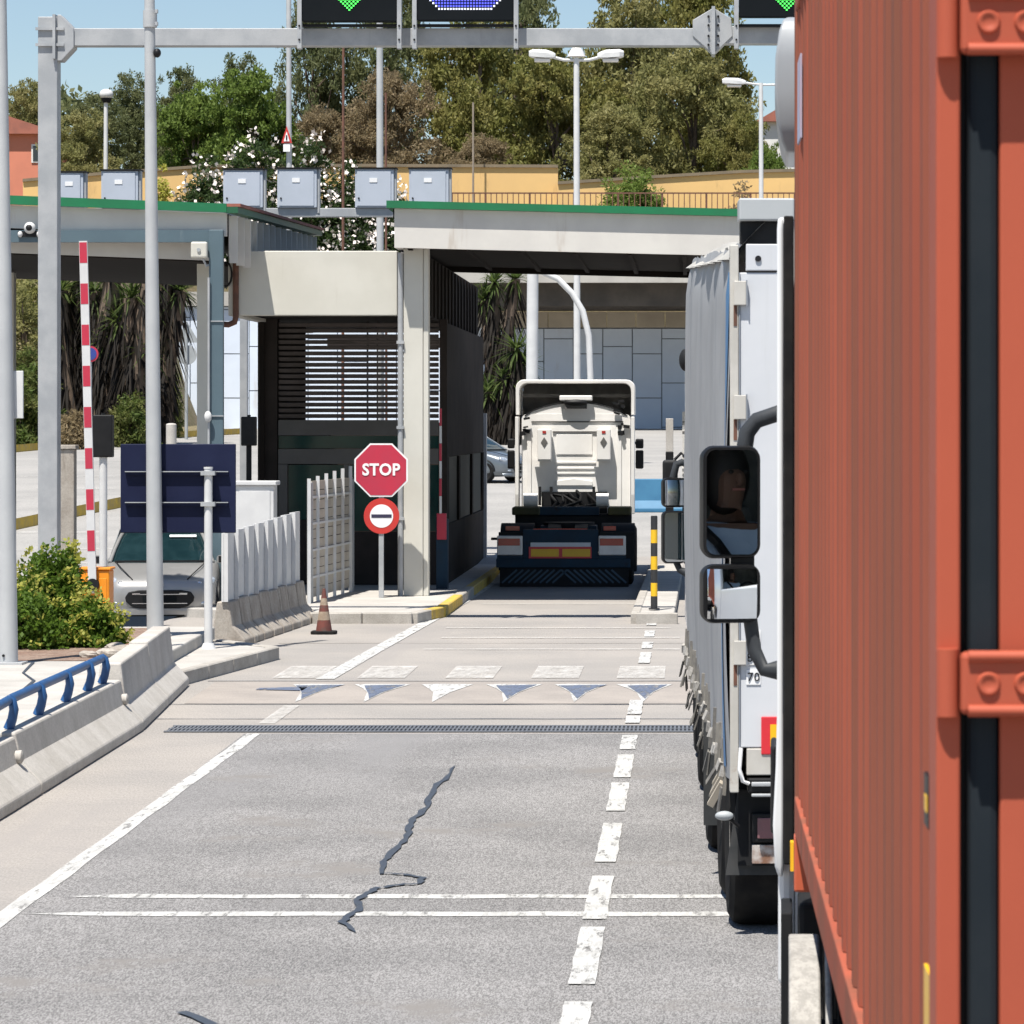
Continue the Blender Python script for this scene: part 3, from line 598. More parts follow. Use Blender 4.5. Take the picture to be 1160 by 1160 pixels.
def tree_proto(kind, seed):
    k = (kind, seed)
    if k in PROTO: return PROTO[k]
    w, h = 8.0, 9.0
    cfg = {'olive': (L_olive, 17, 30, 0.55, 62, 0.25, 0.12, 0.05), 'grey': (L_grey, 17, 30, 0.52, 62, 0.26, 0.11, 0.05), 'green': (L_green, 17, 30, 0.5, 60, 0.25, 0.15, 0.0),
           'dark': (L_dark, 15, 26, 0.52, 60, 0.25, 0.10, 0.12), 'brown': (L_brown, 16, 30, 0.5, 60, 0.26, 0.09, 0.05)}[kind]
    lm, lobes, pl, cr, per, L, W, gap = cfg
    cen, rad, lob = crown_clumps(w, h, seed, lobes, pl, cr, gap)
    me = leaf_mesh('crown', cen, rad, per, L, W, lm, seed)
    tb = trunk_mb(lob, h, 0.26, seed); tm = tb.build('trunk', M_bark, None, smooth=60); tmesh = tm.data; bpy.data.objects.remove(tm)
    PROTO[k] = (me, tmesh, w, h); return PROTO[k]
def tree(name, label, px, py_top, pxw, Y, kind, seed, zb=None, group=None, rz=0.0, depth=1.0):
    me, tm, w, h = tree_proto(kind, seed)
    x = X(px, Y); zb = ground_z(x, Y) if zb is None else zb
    T = thing(name, label, 'tree', (x, Y, zb), group, rz)
    sw = pxw * Y / F / w; sh = (Z(py_top, Y) - zb) / h
    for nm, md in (('trunk', tm), ('crown', me)):
        o = bpy.data.objects.new(nm, md); col.objects.link(o); o.parent = T; o.scale = (sw, sw * depth, sh)
    return T
G = 'trees on the hill behind the ochre wall'
TL = [  # name, label, px, top, width, Y, kind, seed, rz
 ('broadleaf_tree', 'olive tree at the left edge behind the tall lamp pole', 26, 94, 80, 226, 'grey', 19, .3),
 ('broadleaf_tree', 'low dull olive tree just right of the gantry post', 92, 128, 105, 205, 'grey', 18, 1.2),
 ('pine_tree', 'dark pine behind the small globe lamp', 105, 104, 110, 226, 'dark', 5, .0),
 ('pine_tree', 'dark pine crown showing left of the slim grey lighting pole', 150, 84, 100, 230, 'dark', 6, .7),
 ('pine_tree', 'dark pine crown directly right of the slim grey lighting pole', 208, 72, 90, 228, 'dark', 5, 1.9),
 ('pine_tree', 'dark umbrella pine behind the bright green tree', 268, 62, 100, 236, 'dark', 6, 2.8),
 ('broadleaf_tree', 'bright green leafy tree, left half of the pair above the flowering oleander', 222, 98, 110, 208, 'green', 8, .0),
 ('broadleaf_tree', 'tall bright green leafy tree above the white oleander flowers', 285, 82, 120, 206, 'green', 9, 1.4),
 ('eucalyptus_tree', 'tall thin dark tree with sky gaps behind the green arrow sign', 355, -8, 110, 226, 'dark', 12, .5),
 ('broadleaf_tree', 'low brown tree beside the pole with the warning triangle', 362, 118, 110, 207, 'brown', 3, 2.2),
 ('broadleaf_tree', 'large reddish brown tree behind the grey lamp pole', 440, 72, 140, 207, 'brown', 4, .4),
 ('eucalyptus_tree', 'dark green tall tree below the gap between the two lit signs', 440, -30, 150, 228, 'dark', 12, 2.6),
 ('broadleaf_tree', 'small brown tree behind the thin bare stake', 545, 150, 100, 204, 'brown', 3, 3.6),
 ('eucalyptus_tree', 'olive green tall tree under the blue lit sign', 535, 6, 150, 212, 'olive', 15, .9),
 ('eucalyptus_tree', 'dark tall tree between the blue sign and the double lamp', 590, -45, 150, 230, 'dark', 6, 4.0),
 ('eucalyptus_tree', 'olive green tree right behind the white double lamp', 630, 40, 140, 209, 'olive', 16, 2.0),
 ('eucalyptus_tree', 'grey-olive tall tree right of the double lamp under the gantry', 710, -15, 160, 214, 'grey', 18, .2),
 ('eucalyptus_tree', 'low grey-olive tree right of the ochre wall step', 690, 120, 120, 204, 'grey', 19, 1.1),
 ('eucalyptus_tree', 'large grey-olive tree below the gantry joint', 785, 45, 150, 208, 'grey', 18, 2.7),
 ('eucalyptus_tree', 'tall olive tree crowned behind the gantry joint', 790, -55, 140, 232, 'olive', 15, 3.3),
 ('broadleaf_tree', 'low green tree by the single street lamp near the container', 868, 165, 70, 202, 'green', 8, 2.0),
 ('eucalyptus_tree', 'small olive tree left of the single street lamp', 835, 125, 80, 205, 'olive', 16, 5.0),
]
for (nm, lab, px, pt, w, Y, kd, sd, rz) in TL: tree(nm, lab, px, pt, w, Y, kd, sd, group=G, rz=rz)
# out-of-frame neighbours of the wood, one mass
far = []; farr = []
for s_ in (-1, 1):
    for k in range(70):
        far.append((s_ * random.uniform(10, 70) + (-22 if s_ < 0 else 0), random.uniform(238, 262), 0)); 
cen = []; rad = []
for (x, y, _) in far:
    z0 = ground_z(x, y)
    for q in range(5): cen.append((x + random.uniform(-2, 2), y + random.uniform(-2, 2), z0 + random.uniform(0, 6.5))); rad.append(1.9)
wood = bpy.data.objects.new('far_woodland', leaf_mesh('far_woodland', cen, rad, 70, 0.6, 0.35, L_dark, 77)); col.objects.link(wood)
stuff(wood); tag(wood, 'dark mass of distant woodland filling the hilltop', 'woodland')

def shrub(name, label, c, rx, ry, rz_, m, n=60, per=40, cr=0.16, L=0.08, W=0.045, seed=1, tips=None, flowers=None, group=None):
    T = thing(name, label, 'shrub', c, group); r = random.Random(seed); cen = []; rad = []; tipc = []
    for k in range(n):
        d = Vector((r.gauss(0, 1), r.gauss(0, 1), abs(r.gauss(0.3, 0.9)))).normalized(); f = r.uniform(0.6, 1.06)
        p = Vector((d.x * rx * f, d.y * ry * f, 0.08 * rz_ + d.z * rz_ * f)); cen.append(p); rad.append(cr * r.uniform(.7, 1.3))
        if r.random() < 0.6: tipc.append(p + Vector((d.x * cr, d.y * cr, d.z * cr + cr * 0.3)))
    for k in range(n // 4): cen.append(Vector((r.uniform(-.7, .7) * rx, r.uniform(-.7, .7) * ry, r.uniform(0.05, .5) * rz_))); rad.append(cr * 1.3)
    def ob(nm, me): o = bpy.data.objects.new(nm, me); col.objects.link(o); o.parent = T; return o
    ob('foliage', leaf_mesh('foliage', cen, rad, per, L, W, m, seed))
    if tips: ob('young_leaves', leaf_mesh('young_leaves', tipc, [cr * 0.62] * len(tipc), tips[1], L * 0.8, W * 0.9, tips[0], seed + 1))
    if flowers: ob('flowers', leaf_mesh('flowers', tipc, [cr * flowers[1]] * len(tipc), flowers[2], flowers[3], flowers[3] * 0.9, flowers[0], seed + 2))
    b = MB()
    for k in range(7):
        e = r.choice(cen); b.tube([(r.uniform(-.15, .15) * rx, r.uniform(-.15, .15) * ry, -0.05), Vector(e) * 0.5, e], [0.035 * rz_, 0.022 * rz_, 0.006], 5)
    b.build('stem', M_bark, T, local=True, smooth=60)
    return T
# near hedge bush on the island
bs = 45.0
shrub('hedge_bush', 'dense green bush with yellowish young leaves on the island, left part', (X(58, bs), bs, 0.30), 0.45, 0.55, 0.98, L_bush, 150, 60, 0.16, 0.075, 0.045, 31, tips=(L_tip, 14))
shrub('hedge_bush', 'lower green bush with yellowish tips beside the orange barrier housing', (X(108, 44.0), 44.0, 0.30), 0.25, 0.34, 0.46, L_bush, 90, 60, 0.14, 0.07, 0.042, 32, tips=(L_tip, 12))
shrub('hedge_bush', 'small dark green bush low at the pole foot, left edge', (X(35, 43.6), 43.6, 0.30), 0.38, 0.38, 0.62, L_bush, 80, 55, 0.14, 0.07, 0.042, 33, tips=(L_tip, 7))
# oleanders with white flowers, in front of the ochre wall
G = 'white flowering oleanders'
for k, (px, pw, pt, lab) in enumerate(((238, 80, 196, 'white flowering oleander left of the cabinets, lower end of the row'), (290, 90, 177, 'white flowering oleander behind the pair of grey cabinets'),
                                     (345, 90, 174, 'tall white flowering oleander around the warning triangle pole'), (400, 70, 200, 'white flowering oleander behind the rusty stake'), (440, 50, 225, 'low white oleander behind the grey lamp pole'))):
    Y = 192.0; x = X(px, Y); zb = ground_z(x, Y) - 0.2
    shrub('oleander', lab, (x, Y, zb), pw * Y / F / 2, 1.6, Z(pt, Y) - zb, L_oleander, 230, 60, 0.5, 0.28, 0.09, 40 + k, flowers=(M_flower, 0.9, 8, 0.22), group=G)
shrub('yellow_shrub', 'small yellow-green shrub against the ochre wall, by the slim pole', (X(186, 193), 193, ground_z(-27, 193)), 0.75, 0.8, Z(196, 193) - ground_z(-27, 193), L_tip, 60, 40, 0.35, 0.22, 0.12, 51)
shrub('round_bush', 'rounded dark green bush behind the railing', (X(715, 192), 192, ground_z(-3, 192)), 2.3, 1.6, Z(205, 192) - ground_z(-3, 192), L_green, 260, 70, 0.5, 0.24, 0.09, 52)
shrub('round_bush', 'thin leafy bush at the foot of the single street lamp', (X(840, 192.5), 192.5, ground_z(3, 192)), 0.8, 1.0, Z(210, 192) - ground_z(3, 192), L_brown, 50, 26, 0.4, 0.22, 0.10, 53)
# planted bank on the left
G = 'bushes on the planted bank'
for k, (px, Y, pw, pt, m, lab) in enumerate(((18, 140, 60, 425, L_weed, 'bright weedy bush low on the bank beside the white plate'), (42, 142, 56, 395, L_weed, 'pale weedy bush on the bank left of the gantry post'),
        (30, 150, 80, 330, L_grey, 'dry grey shrub high on the bank under the canopy'), (88, 140, 40, 470, L_brown, 'dry brown tuft at the foot of the yuccas'), (150, 143, 46, 455, L_weed, 'green bush at the yucca feet behind the traffic light'),
        (188, 160, 30, 420, L_weed, 'thin yellowish shrub in front of the white wall panels'), (45, 155, 90, 300, L_olive, 'olive shrub at the top of the bank'))):
    x = X(px, Y); zb = ground_z(x, Y) - 0.15
    shrub('bank_bush', lab, (x, Y, zb), pw * Y / F / 2, 1.3, max(0.7, Z(pt, Y) - zb), m, 90, 44, 0.35, 0.24, 0.07, 60 + k, group=G)

def yucca(label, px, Y, heads, seed, r0=0.28, skirt=True, group='yuccas'):
    """heads: (px, py) of each rosette; thick trunk(s) with a hanging skirt of dry leaves"""
    x = X(px, Y); zb = ground_z(x, Y); T = thing('yucca', label, 'yucca', (x, Y, zb), group); r = random.Random(seed)
    tb = MB(); cv = []; cf = []; dv = []; df = []
    def blade(v, f, p, d, L, w, droop):
        side = d.cross(Vector((0, 0, 1))); side = side.normalized() if side.length > 1e-3 else Vector((1, 0, 0)); k = len(v)
        mid = p + d * L * 0.55 + Vector((0, 0, -droop * L * 0.25)); tip = p + d * L + Vector((0, 0, -droop * L))
        v += [p - side * w * 0.5, p + side * w * 0.5, mid + side * w * 0.6, mid - side * w * 0.6, tip]; f += [(k, k + 1, k + 2, k + 3), (k + 3, k + 2, k + 4)]
    for (hx, hy) in heads:
        h = Vector((X(hx, Y) - x + 0, r.uniform(-.5, .5), Z(hy, Y) - zb)); mid = Vector((h.x * 0.35, h.y * .5, h.z * 0.5))
        tb.tube([(r.uniform(-.1, .1), 0, -0.3), mid, h], [r0 * 1.4, r0, r0 * 0.7], 8)
        for k in range(90):
            d = Vector((r.gauss(0, 1), r.gauss(0, 1), r.gauss(0.35, 0.75))).normalized(); blade(cv, cf, h, d, r.uniform(0.9, 1.4), 0.07, r.uniform(0.05, 0.4))
        if skirt:
            for k in range(150):
                t = r.uniform(0.12, 1.0); base = mid.lerp(h, (t - .5) * 2) if t > .5 else Vector((0, 0, 0)).lerp(mid, t * 2)
                a = r.uniform(0, 2 * math.pi); d = Vector((math.cos(a) * 0.45, math.sin(a) * 0.45, -1)).normalized()
                blade(dv, df, base + Vector((math.cos(a), math.sin(a), 0)) * r0 * 0.8, d, r.uniform(0.8, 1.7), 0.09, 0.1)
    tb.build('trunk', M_bark, T, local=True, smooth=60)
    q = MB(); q.add(cv, cf); q.build('leaves', L_yucca, T, local=True)
    if dv: q = MB(); q.add(dv, df); q.build('dry_leaves', L_dry, T, local=True)
yucca('tall shaggy yucca left on the bank behind the gantry post', 78, 146, [(70, 330), (92, 312), (110, 345), (60, 380)], 1, 0.45)
yucca('tall shaggy yucca behind the raised red and white barrier arm', 112, 145, [(105, 330), (128, 318), (140, 350), (118, 390)], 2, 0.5)
yucca('shaggy yucca with big green heads behind the dark sign', 150, 144, [(150, 338), (172, 318), (135, 365), (166, 400)], 3, 0.5)
yucca('shaggy yucca nearest the white wall panels on the left', 178, 147, [(190, 305), (205, 330), (172, 350), (182, 385)], 4, 0.42)
yucca('tall yucca framed under the canopy beside the booth', 562, 150, [(560, 320), (585, 316), (548, 340)], 5, 0.26)
yucca('lower yucca with pale dry leaves behind the grey car', 575, 146, [(570, 430), (592, 415), (552, 445), (585, 395)], 6, 0.22)
# ------------------------------------------------------------------ toll canopies and booth
can = thing('toll_canopy', 'broad flat toll canopy with green edge over the truck lane', 'canopy', (-4.5, 60, 0.15))
xl, xr = -4.83, 3.4
def zc(x, z): return z - 0.024 * (x + 4.83)
def slab(name, x0, x1, y0, y1, z0, z1, m, T, bev=0.0):
    b = MB(); b.prism([(x0, zc(x0, z0)), (x1, zc(x1, z0)), (x1, zc(x1, z1)), (x0, zc(x0, z1))], 'y', y0, y1); return b.build(name, m, T, bevel=bev)
slab('fascia', xl, xr, 59.5, 59.62, 5.86, 6.50, M_fascia, can)
slab('side_fascia', xl, xl + 0.12, 59.62, 67.5, 5.86, 6.50, M_fascia, can)
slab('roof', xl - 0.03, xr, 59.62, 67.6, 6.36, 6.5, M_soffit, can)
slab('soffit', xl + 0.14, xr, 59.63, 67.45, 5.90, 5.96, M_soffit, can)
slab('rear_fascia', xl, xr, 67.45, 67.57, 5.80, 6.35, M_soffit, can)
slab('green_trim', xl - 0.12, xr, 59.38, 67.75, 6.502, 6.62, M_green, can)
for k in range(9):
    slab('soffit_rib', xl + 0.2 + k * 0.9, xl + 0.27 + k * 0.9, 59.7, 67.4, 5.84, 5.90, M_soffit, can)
MB().box(-4.72, -4.40, 60.0, 60.36, 0.15, 5.93).build('pillar', M_cream, can, bevel=0.012)
MB().box(-4.395, -4.31, 60.02, 60.34, 0.15, 5.92).build('pillar_flange', M_cream, can, bevel=0.008)
MB().box(3.0, 3.3, 60.0, 60.4, 0, 5.7).build('pillar', M_cream, can, bevel=0.012)
MB().tube([(-4.77, 60.0, 5.8), (-4.77, 60.0, 0.15)], 0.045, 10).build('downpipe', M_galv, can, smooth=50)
for z in (1.4, 2.9, 4.3): MB().box(-4.83, -4.71, 59.94, 60.06, z, z + 0.05).build('pipe_clip', M_galv, can)

booth = thing('toll_booth', 'dark shaded toll booth with louvred upper screen behind the STOP sign', 'booth', (-6, 66, 0.15))
BX0, BX1, BY = X(292, 64), X(500, 64), 64.0
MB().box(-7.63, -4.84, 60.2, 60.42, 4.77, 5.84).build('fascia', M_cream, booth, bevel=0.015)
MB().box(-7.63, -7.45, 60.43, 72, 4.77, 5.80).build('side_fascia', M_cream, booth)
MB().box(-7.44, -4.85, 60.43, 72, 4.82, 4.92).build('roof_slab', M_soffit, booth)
MB().box(-4.84, -4.4, 60.4, 75.5, 4.77, 5.80).build('upper_wall', M_soffit, booth)  # wall and its ribs take the near-black soffit colour as painted shade
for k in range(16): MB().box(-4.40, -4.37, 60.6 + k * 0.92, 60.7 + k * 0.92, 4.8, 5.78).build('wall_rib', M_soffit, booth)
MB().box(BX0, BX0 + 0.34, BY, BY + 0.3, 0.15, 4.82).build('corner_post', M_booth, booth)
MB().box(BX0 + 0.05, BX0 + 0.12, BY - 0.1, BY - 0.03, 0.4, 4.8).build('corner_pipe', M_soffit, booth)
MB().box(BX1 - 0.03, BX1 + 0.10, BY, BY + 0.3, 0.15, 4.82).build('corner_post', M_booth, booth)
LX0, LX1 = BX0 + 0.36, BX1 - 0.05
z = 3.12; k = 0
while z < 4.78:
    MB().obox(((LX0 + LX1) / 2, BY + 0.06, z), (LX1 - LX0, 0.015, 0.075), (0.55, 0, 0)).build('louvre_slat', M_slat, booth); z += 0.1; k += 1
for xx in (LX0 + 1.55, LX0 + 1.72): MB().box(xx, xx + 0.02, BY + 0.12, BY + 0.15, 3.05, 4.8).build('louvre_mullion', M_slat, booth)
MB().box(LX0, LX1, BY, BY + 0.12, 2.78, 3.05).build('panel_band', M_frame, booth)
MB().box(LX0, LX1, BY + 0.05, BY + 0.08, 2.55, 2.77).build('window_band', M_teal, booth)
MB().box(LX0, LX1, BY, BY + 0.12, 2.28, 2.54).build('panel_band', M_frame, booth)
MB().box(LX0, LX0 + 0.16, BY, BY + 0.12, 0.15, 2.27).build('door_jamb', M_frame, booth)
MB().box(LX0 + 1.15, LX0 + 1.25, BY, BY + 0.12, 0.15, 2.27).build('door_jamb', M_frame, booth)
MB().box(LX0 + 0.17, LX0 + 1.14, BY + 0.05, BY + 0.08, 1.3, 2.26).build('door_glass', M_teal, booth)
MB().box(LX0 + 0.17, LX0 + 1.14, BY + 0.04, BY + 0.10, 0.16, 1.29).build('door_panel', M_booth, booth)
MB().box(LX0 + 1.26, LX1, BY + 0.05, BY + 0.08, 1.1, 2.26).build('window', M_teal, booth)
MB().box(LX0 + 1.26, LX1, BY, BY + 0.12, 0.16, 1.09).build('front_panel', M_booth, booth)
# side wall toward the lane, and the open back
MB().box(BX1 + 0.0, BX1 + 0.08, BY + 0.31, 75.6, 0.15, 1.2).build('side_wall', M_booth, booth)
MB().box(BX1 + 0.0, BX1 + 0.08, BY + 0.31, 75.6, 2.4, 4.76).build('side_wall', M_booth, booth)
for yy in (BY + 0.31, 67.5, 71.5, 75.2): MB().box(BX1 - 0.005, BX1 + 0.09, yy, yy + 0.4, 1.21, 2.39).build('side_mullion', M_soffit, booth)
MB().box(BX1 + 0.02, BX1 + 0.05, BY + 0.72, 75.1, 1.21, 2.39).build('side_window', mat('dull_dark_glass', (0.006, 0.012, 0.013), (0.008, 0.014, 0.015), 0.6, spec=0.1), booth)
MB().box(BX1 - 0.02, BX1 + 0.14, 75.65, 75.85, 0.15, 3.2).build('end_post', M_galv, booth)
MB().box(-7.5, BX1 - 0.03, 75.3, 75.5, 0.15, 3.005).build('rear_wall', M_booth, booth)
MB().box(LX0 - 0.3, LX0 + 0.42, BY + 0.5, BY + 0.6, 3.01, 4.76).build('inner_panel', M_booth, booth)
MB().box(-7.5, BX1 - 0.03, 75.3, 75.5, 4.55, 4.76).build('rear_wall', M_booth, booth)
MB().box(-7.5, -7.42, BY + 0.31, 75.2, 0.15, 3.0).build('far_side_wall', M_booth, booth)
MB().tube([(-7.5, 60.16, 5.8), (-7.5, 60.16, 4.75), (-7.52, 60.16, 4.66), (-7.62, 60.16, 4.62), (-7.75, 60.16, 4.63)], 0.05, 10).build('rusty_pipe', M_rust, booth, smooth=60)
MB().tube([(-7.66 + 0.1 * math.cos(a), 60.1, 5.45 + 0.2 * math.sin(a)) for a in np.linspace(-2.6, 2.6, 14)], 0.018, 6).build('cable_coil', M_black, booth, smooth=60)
# small arm and red box in the booth lane
arm = thing('lane_barrier', 'slim raised red and white lane arm on a dark red housing beside the booth', 'barrier arm', (X(500, 62.5), 62.5, 0.15))
MB().box(X(494, 62.5), X(507, 62.5), 62.5, 62.8, 0.15, 1.35).build('housing', M_chassis, arm, bevel=0.01)
MB().box(X(495, 62.5), X(506, 62.5), 62.44, 62.5, 1.0, 1.45).build('red_box', M_red, arm, bevel=0.01)
for k in range(6):
    MB().box(X(498.2, 62.5), X(500.8, 62.5), 62.4, 62.43, 1.45 + k * 0.3, 1.745 + k * 0.3).build('arm_band', M_red if k % 2 else M_white, arm)

# left canopy with blue-grey steel frame
lc = thing('left_canopy', 'left toll canopy with green edge on a blue-grey steel frame', 'canopy', (-9, 60, -0.4))
lx0, lx1 = -16.0, -7.36
def zl(x, z): return z - 0.038 * (x + 10.8)
def lslab(name, x0, x1, y0, y1, z0, z1, m): b = MB(); b.prism([(x0, zl(x0, z0)), (x1, zl(x1, z0)), (x1, zl(x1, z1)), (x0, zl(x0, z1))], 'y', y0, y1); return b.build(name, m, lc)
lslab('green_trim', lx0, lx1, 57.85, 58.0, 6.47, 6.61, M_green)
lslab('fascia', lx0, lx1 - 0.02, 58.01, 58.12, 6.10, 6.465, M_fascia)
lslab('lower_band', lx0, lx1 - 0.25, 58.4, 58.5, 5.72, 6.05, M_fascia)
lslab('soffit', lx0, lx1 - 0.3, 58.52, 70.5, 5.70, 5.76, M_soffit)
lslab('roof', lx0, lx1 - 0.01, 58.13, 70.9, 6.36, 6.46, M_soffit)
MB().box(lx0, lx1 - 0.25, 57.9, 58.008, 5.87, 6.06).build('steel_beam', M_steelblue, lc)
MB().box(X(239, 58), X(255, 58), 57.75, 57.88, -0.6, 6.06).build('steel_post', M_steelblue, lc, bevel=0.01)
MB().prism([(X(226, 58), 5.86), (X(239, 58), 5.86), (X(239, 58), 5.6)], 'y', 57.80, 57.84).build('bracket', M_steelblue, lc)
MB().box(X(223, 59.5), X(238, 59.5), 59.5, 59.72, -0.6, 5.66).build('cream_post', M_cream, lc, bevel=0.01)
for z in (1.6, 3.1, 4.6): MB().box(X(238.5, 58), X(255.5, 58), 57.73, 57.75, z, z + 0.02).build('post_band', M_galv, lc)
MB().tube([(X(236.5, 57.7), 57.7, 5.3), (X(236.5, 57.7), 57.7, 0.5)], 0.02, 8).build('conduit', M_galv, lc, smooth=50)
MB().sphere((X(236, 57.7), 57.66, Z(472, 57.7)), 0.06, 0.05, 0.09, 10, 8).build('sensor', M_white, lc, smooth=60)
# ribbed side, green strip and red edge on top
def zr(Y): return 6.33 + 0.024 * (Y - 58)
b = MB(); b.add([(lx1, 58.13, zr(58) - 0.02), (lx1, 71, zr(71) - 0.02), (lx1, 71, 5.5), (lx1, 58.13, 5.66)], [(0, 1, 2, 3)]); b.build('side_sheet', M_fascia, lc)
for k in range(15):
    y = 58.2 + k * 0.88; MB().box(lx1 + 0.002, lx1 + 0.13, y, y + 0.05, 5.55, zr(y) - 0.03).build('side_rib', M_fascia, lc)
b = MB(); b.prism([(57.86, zr(58)), (71.1, zr(71.1)), (71.1, zr(71.1) + 0.1), (57.86, zr(58) + 0.1)], 'x', lx1 + 0.003, lx1 + 0.18); b.build('side_trim', mat('dark_green_trim', (0.012, 0.09, 0.04), (0.01, 0.07, 0.035), 0.5), lc)
b = MB(); b.prism([(57.86, zr(58) + 0.102), (71.1, zr(71.1) + 0.102), (71.1, zr(71.1) + 0.15), (57.86, zr(58) + 0.15)], 'x', lx1 - 0.1, lx1 + 0.22); b.build('red_edge', M_redtile, lc)
for xx in (-15.2, -12.5): MB().box(xx, xx + 0.25, 66, 66.25, -0.6, 5.72).build('rear_post', M_cream, lc)
for px_, nm in ((33, 0),):
    cc = thing('dome_camera', 'white ball security camera with two small lamps on the left canopy beam', 'camera', (X(33, 57.8), 57.86, Z(258, 57.8)))
    q = Vector(cc.location)
    MB().sphere(q, 0.095, 0.095, 0.095).build('ball', M_white, cc, smooth=60)
    MB().sphere(q + Vector((0, -0.06, 0.0)), 0.055, 0.05, 0.055).build('lens', M_black, cc, smooth=60)
    for s in (-1, 1): MB().sphere(q + Vector((s * 0.15, -0.02, -0.10)), 0.04, 0.04, 0.05, 10, 6).build('lamp', M_white, cc, smooth=60)
    MB().box(q.x - 0.19, q.x + 0.19, q.y + 0.0, q.y + 0.05, q.z - 0.14, q.z - 0.05).build('bracket', M_black, cc)
fl = thing('floodlight', 'square cream floodlight under the left canopy corner', 'floodlight', (X(225, 57.6), 57.7, Z(283, 57.6)))
q = Vector(fl.location)
MB().box(q.x - 0.13, q.x + 0.13, q.y - 0.08, q.y + 0.06, q.z - 0.13, q.z + 0.13).build('housing', M_cream, fl, bevel=0.03, seg=3)
MB().cyl((q.x, q.y - 0.10, q.z), (q.x, q.y - 0.078, q.z), 0.03).build('sensor', M_grey, fl)
MB().tube([(q.x + 0.05, q.y, q.z - 0.12), (q.x + 0.1, q.y + 0.05, q.z - 0.25), (q.x + 0.2, q.y + 0.12, q.z - 0.2)], 0.02, 6).build('bracket', M_galv, fl)

# ------------------------------------------------------------------ sign gantry
GY = 53.2
ga = thing('sign_gantry', 'grey steel gantry frame spanning the lanes with bolted joints', 'gantry', (X(56, GY), GY, ground_z(-9.3, GY)))
gx0, gx1 = X(45, GY), X(67, GY)
MB().box(gx0, gx1, GY - 0.15, GY + 0.15, ground_z(-9.3, GY) - 0.1, Z(20, GY)).build('post', M_galv, ga, bevel=0.012)
MB().box(gx0 - 0.2, gx1 + 0.2, GY - 0.35, GY + 0.35, -0.4, 0.0).build('footing', M_conc, ga)
MB().box(5.6, 5.9, GY - 0.15, GY + 0.15, 0, 8.9).build('post', M_galv, ga, bevel=0.012)
bz0, bz1 = Z(53, GY), Z(33, GY)
MB().box(gx1 + 0.18, X(800, GY), GY - 0.13, GY + 0.13, bz0, bz1).build('beam', M_galv, ga, bevel=0.01)
MB().box(X(800, GY) + 0.01, 5.6, GY - 0.13, GY + 0.13, bz0 + 0.03, bz1 + 0.03).build('beam', M_galv, ga, bevel=0.01)
MB().prism([(gx1, Z(70, GY)), (gx1 + 0.06, Z(70, GY)), (gx1 + 0.24, Z(55, GY)), (gx1 + 0.24, Z(33, GY)), (gx1 + 0.05, Z(18, GY)), (gx1, Z(18, GY))], 'y', GY - 0.16, GY + 0.16).build('corner_gusset', M_galv, ga, bevel=0.008)
MB().box(gx1 - 0.06, gx1 - 0.02, GY - 0.22, GY + 0.22, Z(68, GY), Z(18, GY)).build('flange', M_galv, ga)
for z in (Z(34, GY), Z(52, GY)): MB().box(gx0 - 0.03, gx1 + 0.1, GY - 0.19, GY - 0.152, z - 0.02, z + 0.02).build('stiffener', M_galv, ga)
jx = X(808, GY)
MB().prism([(jx, Z(63, GY)), (jx + 0.28, Z(42, GY)), (jx + 0.26, Z(22, GY)), (jx, Z(10, GY)), (jx - 0.30, Z(24, GY)), (jx - 0.30, Z(42, GY))], 'y', GY - 0.15, GY + 0.15).build('joint_gusset', M_galv, ga, bevel=0.008)
MB().box(jx - 0.025, jx + 0.025, GY - 0.24, GY + 0.24, Z(63, GY), Z(9, GY)).build('flange', M_galv, ga)
for dz in (20, 30, 42, 52): 
    for s in (-1, 1): MB().cyl((jx + s * 0.07, GY - 0.18, Z(dz, GY)), (jx + s * 0.07, GY - 0.14, Z(dz, GY)), 0.018, n=6).build('bolt', M_dark, ga)
SY = GY - 0.28
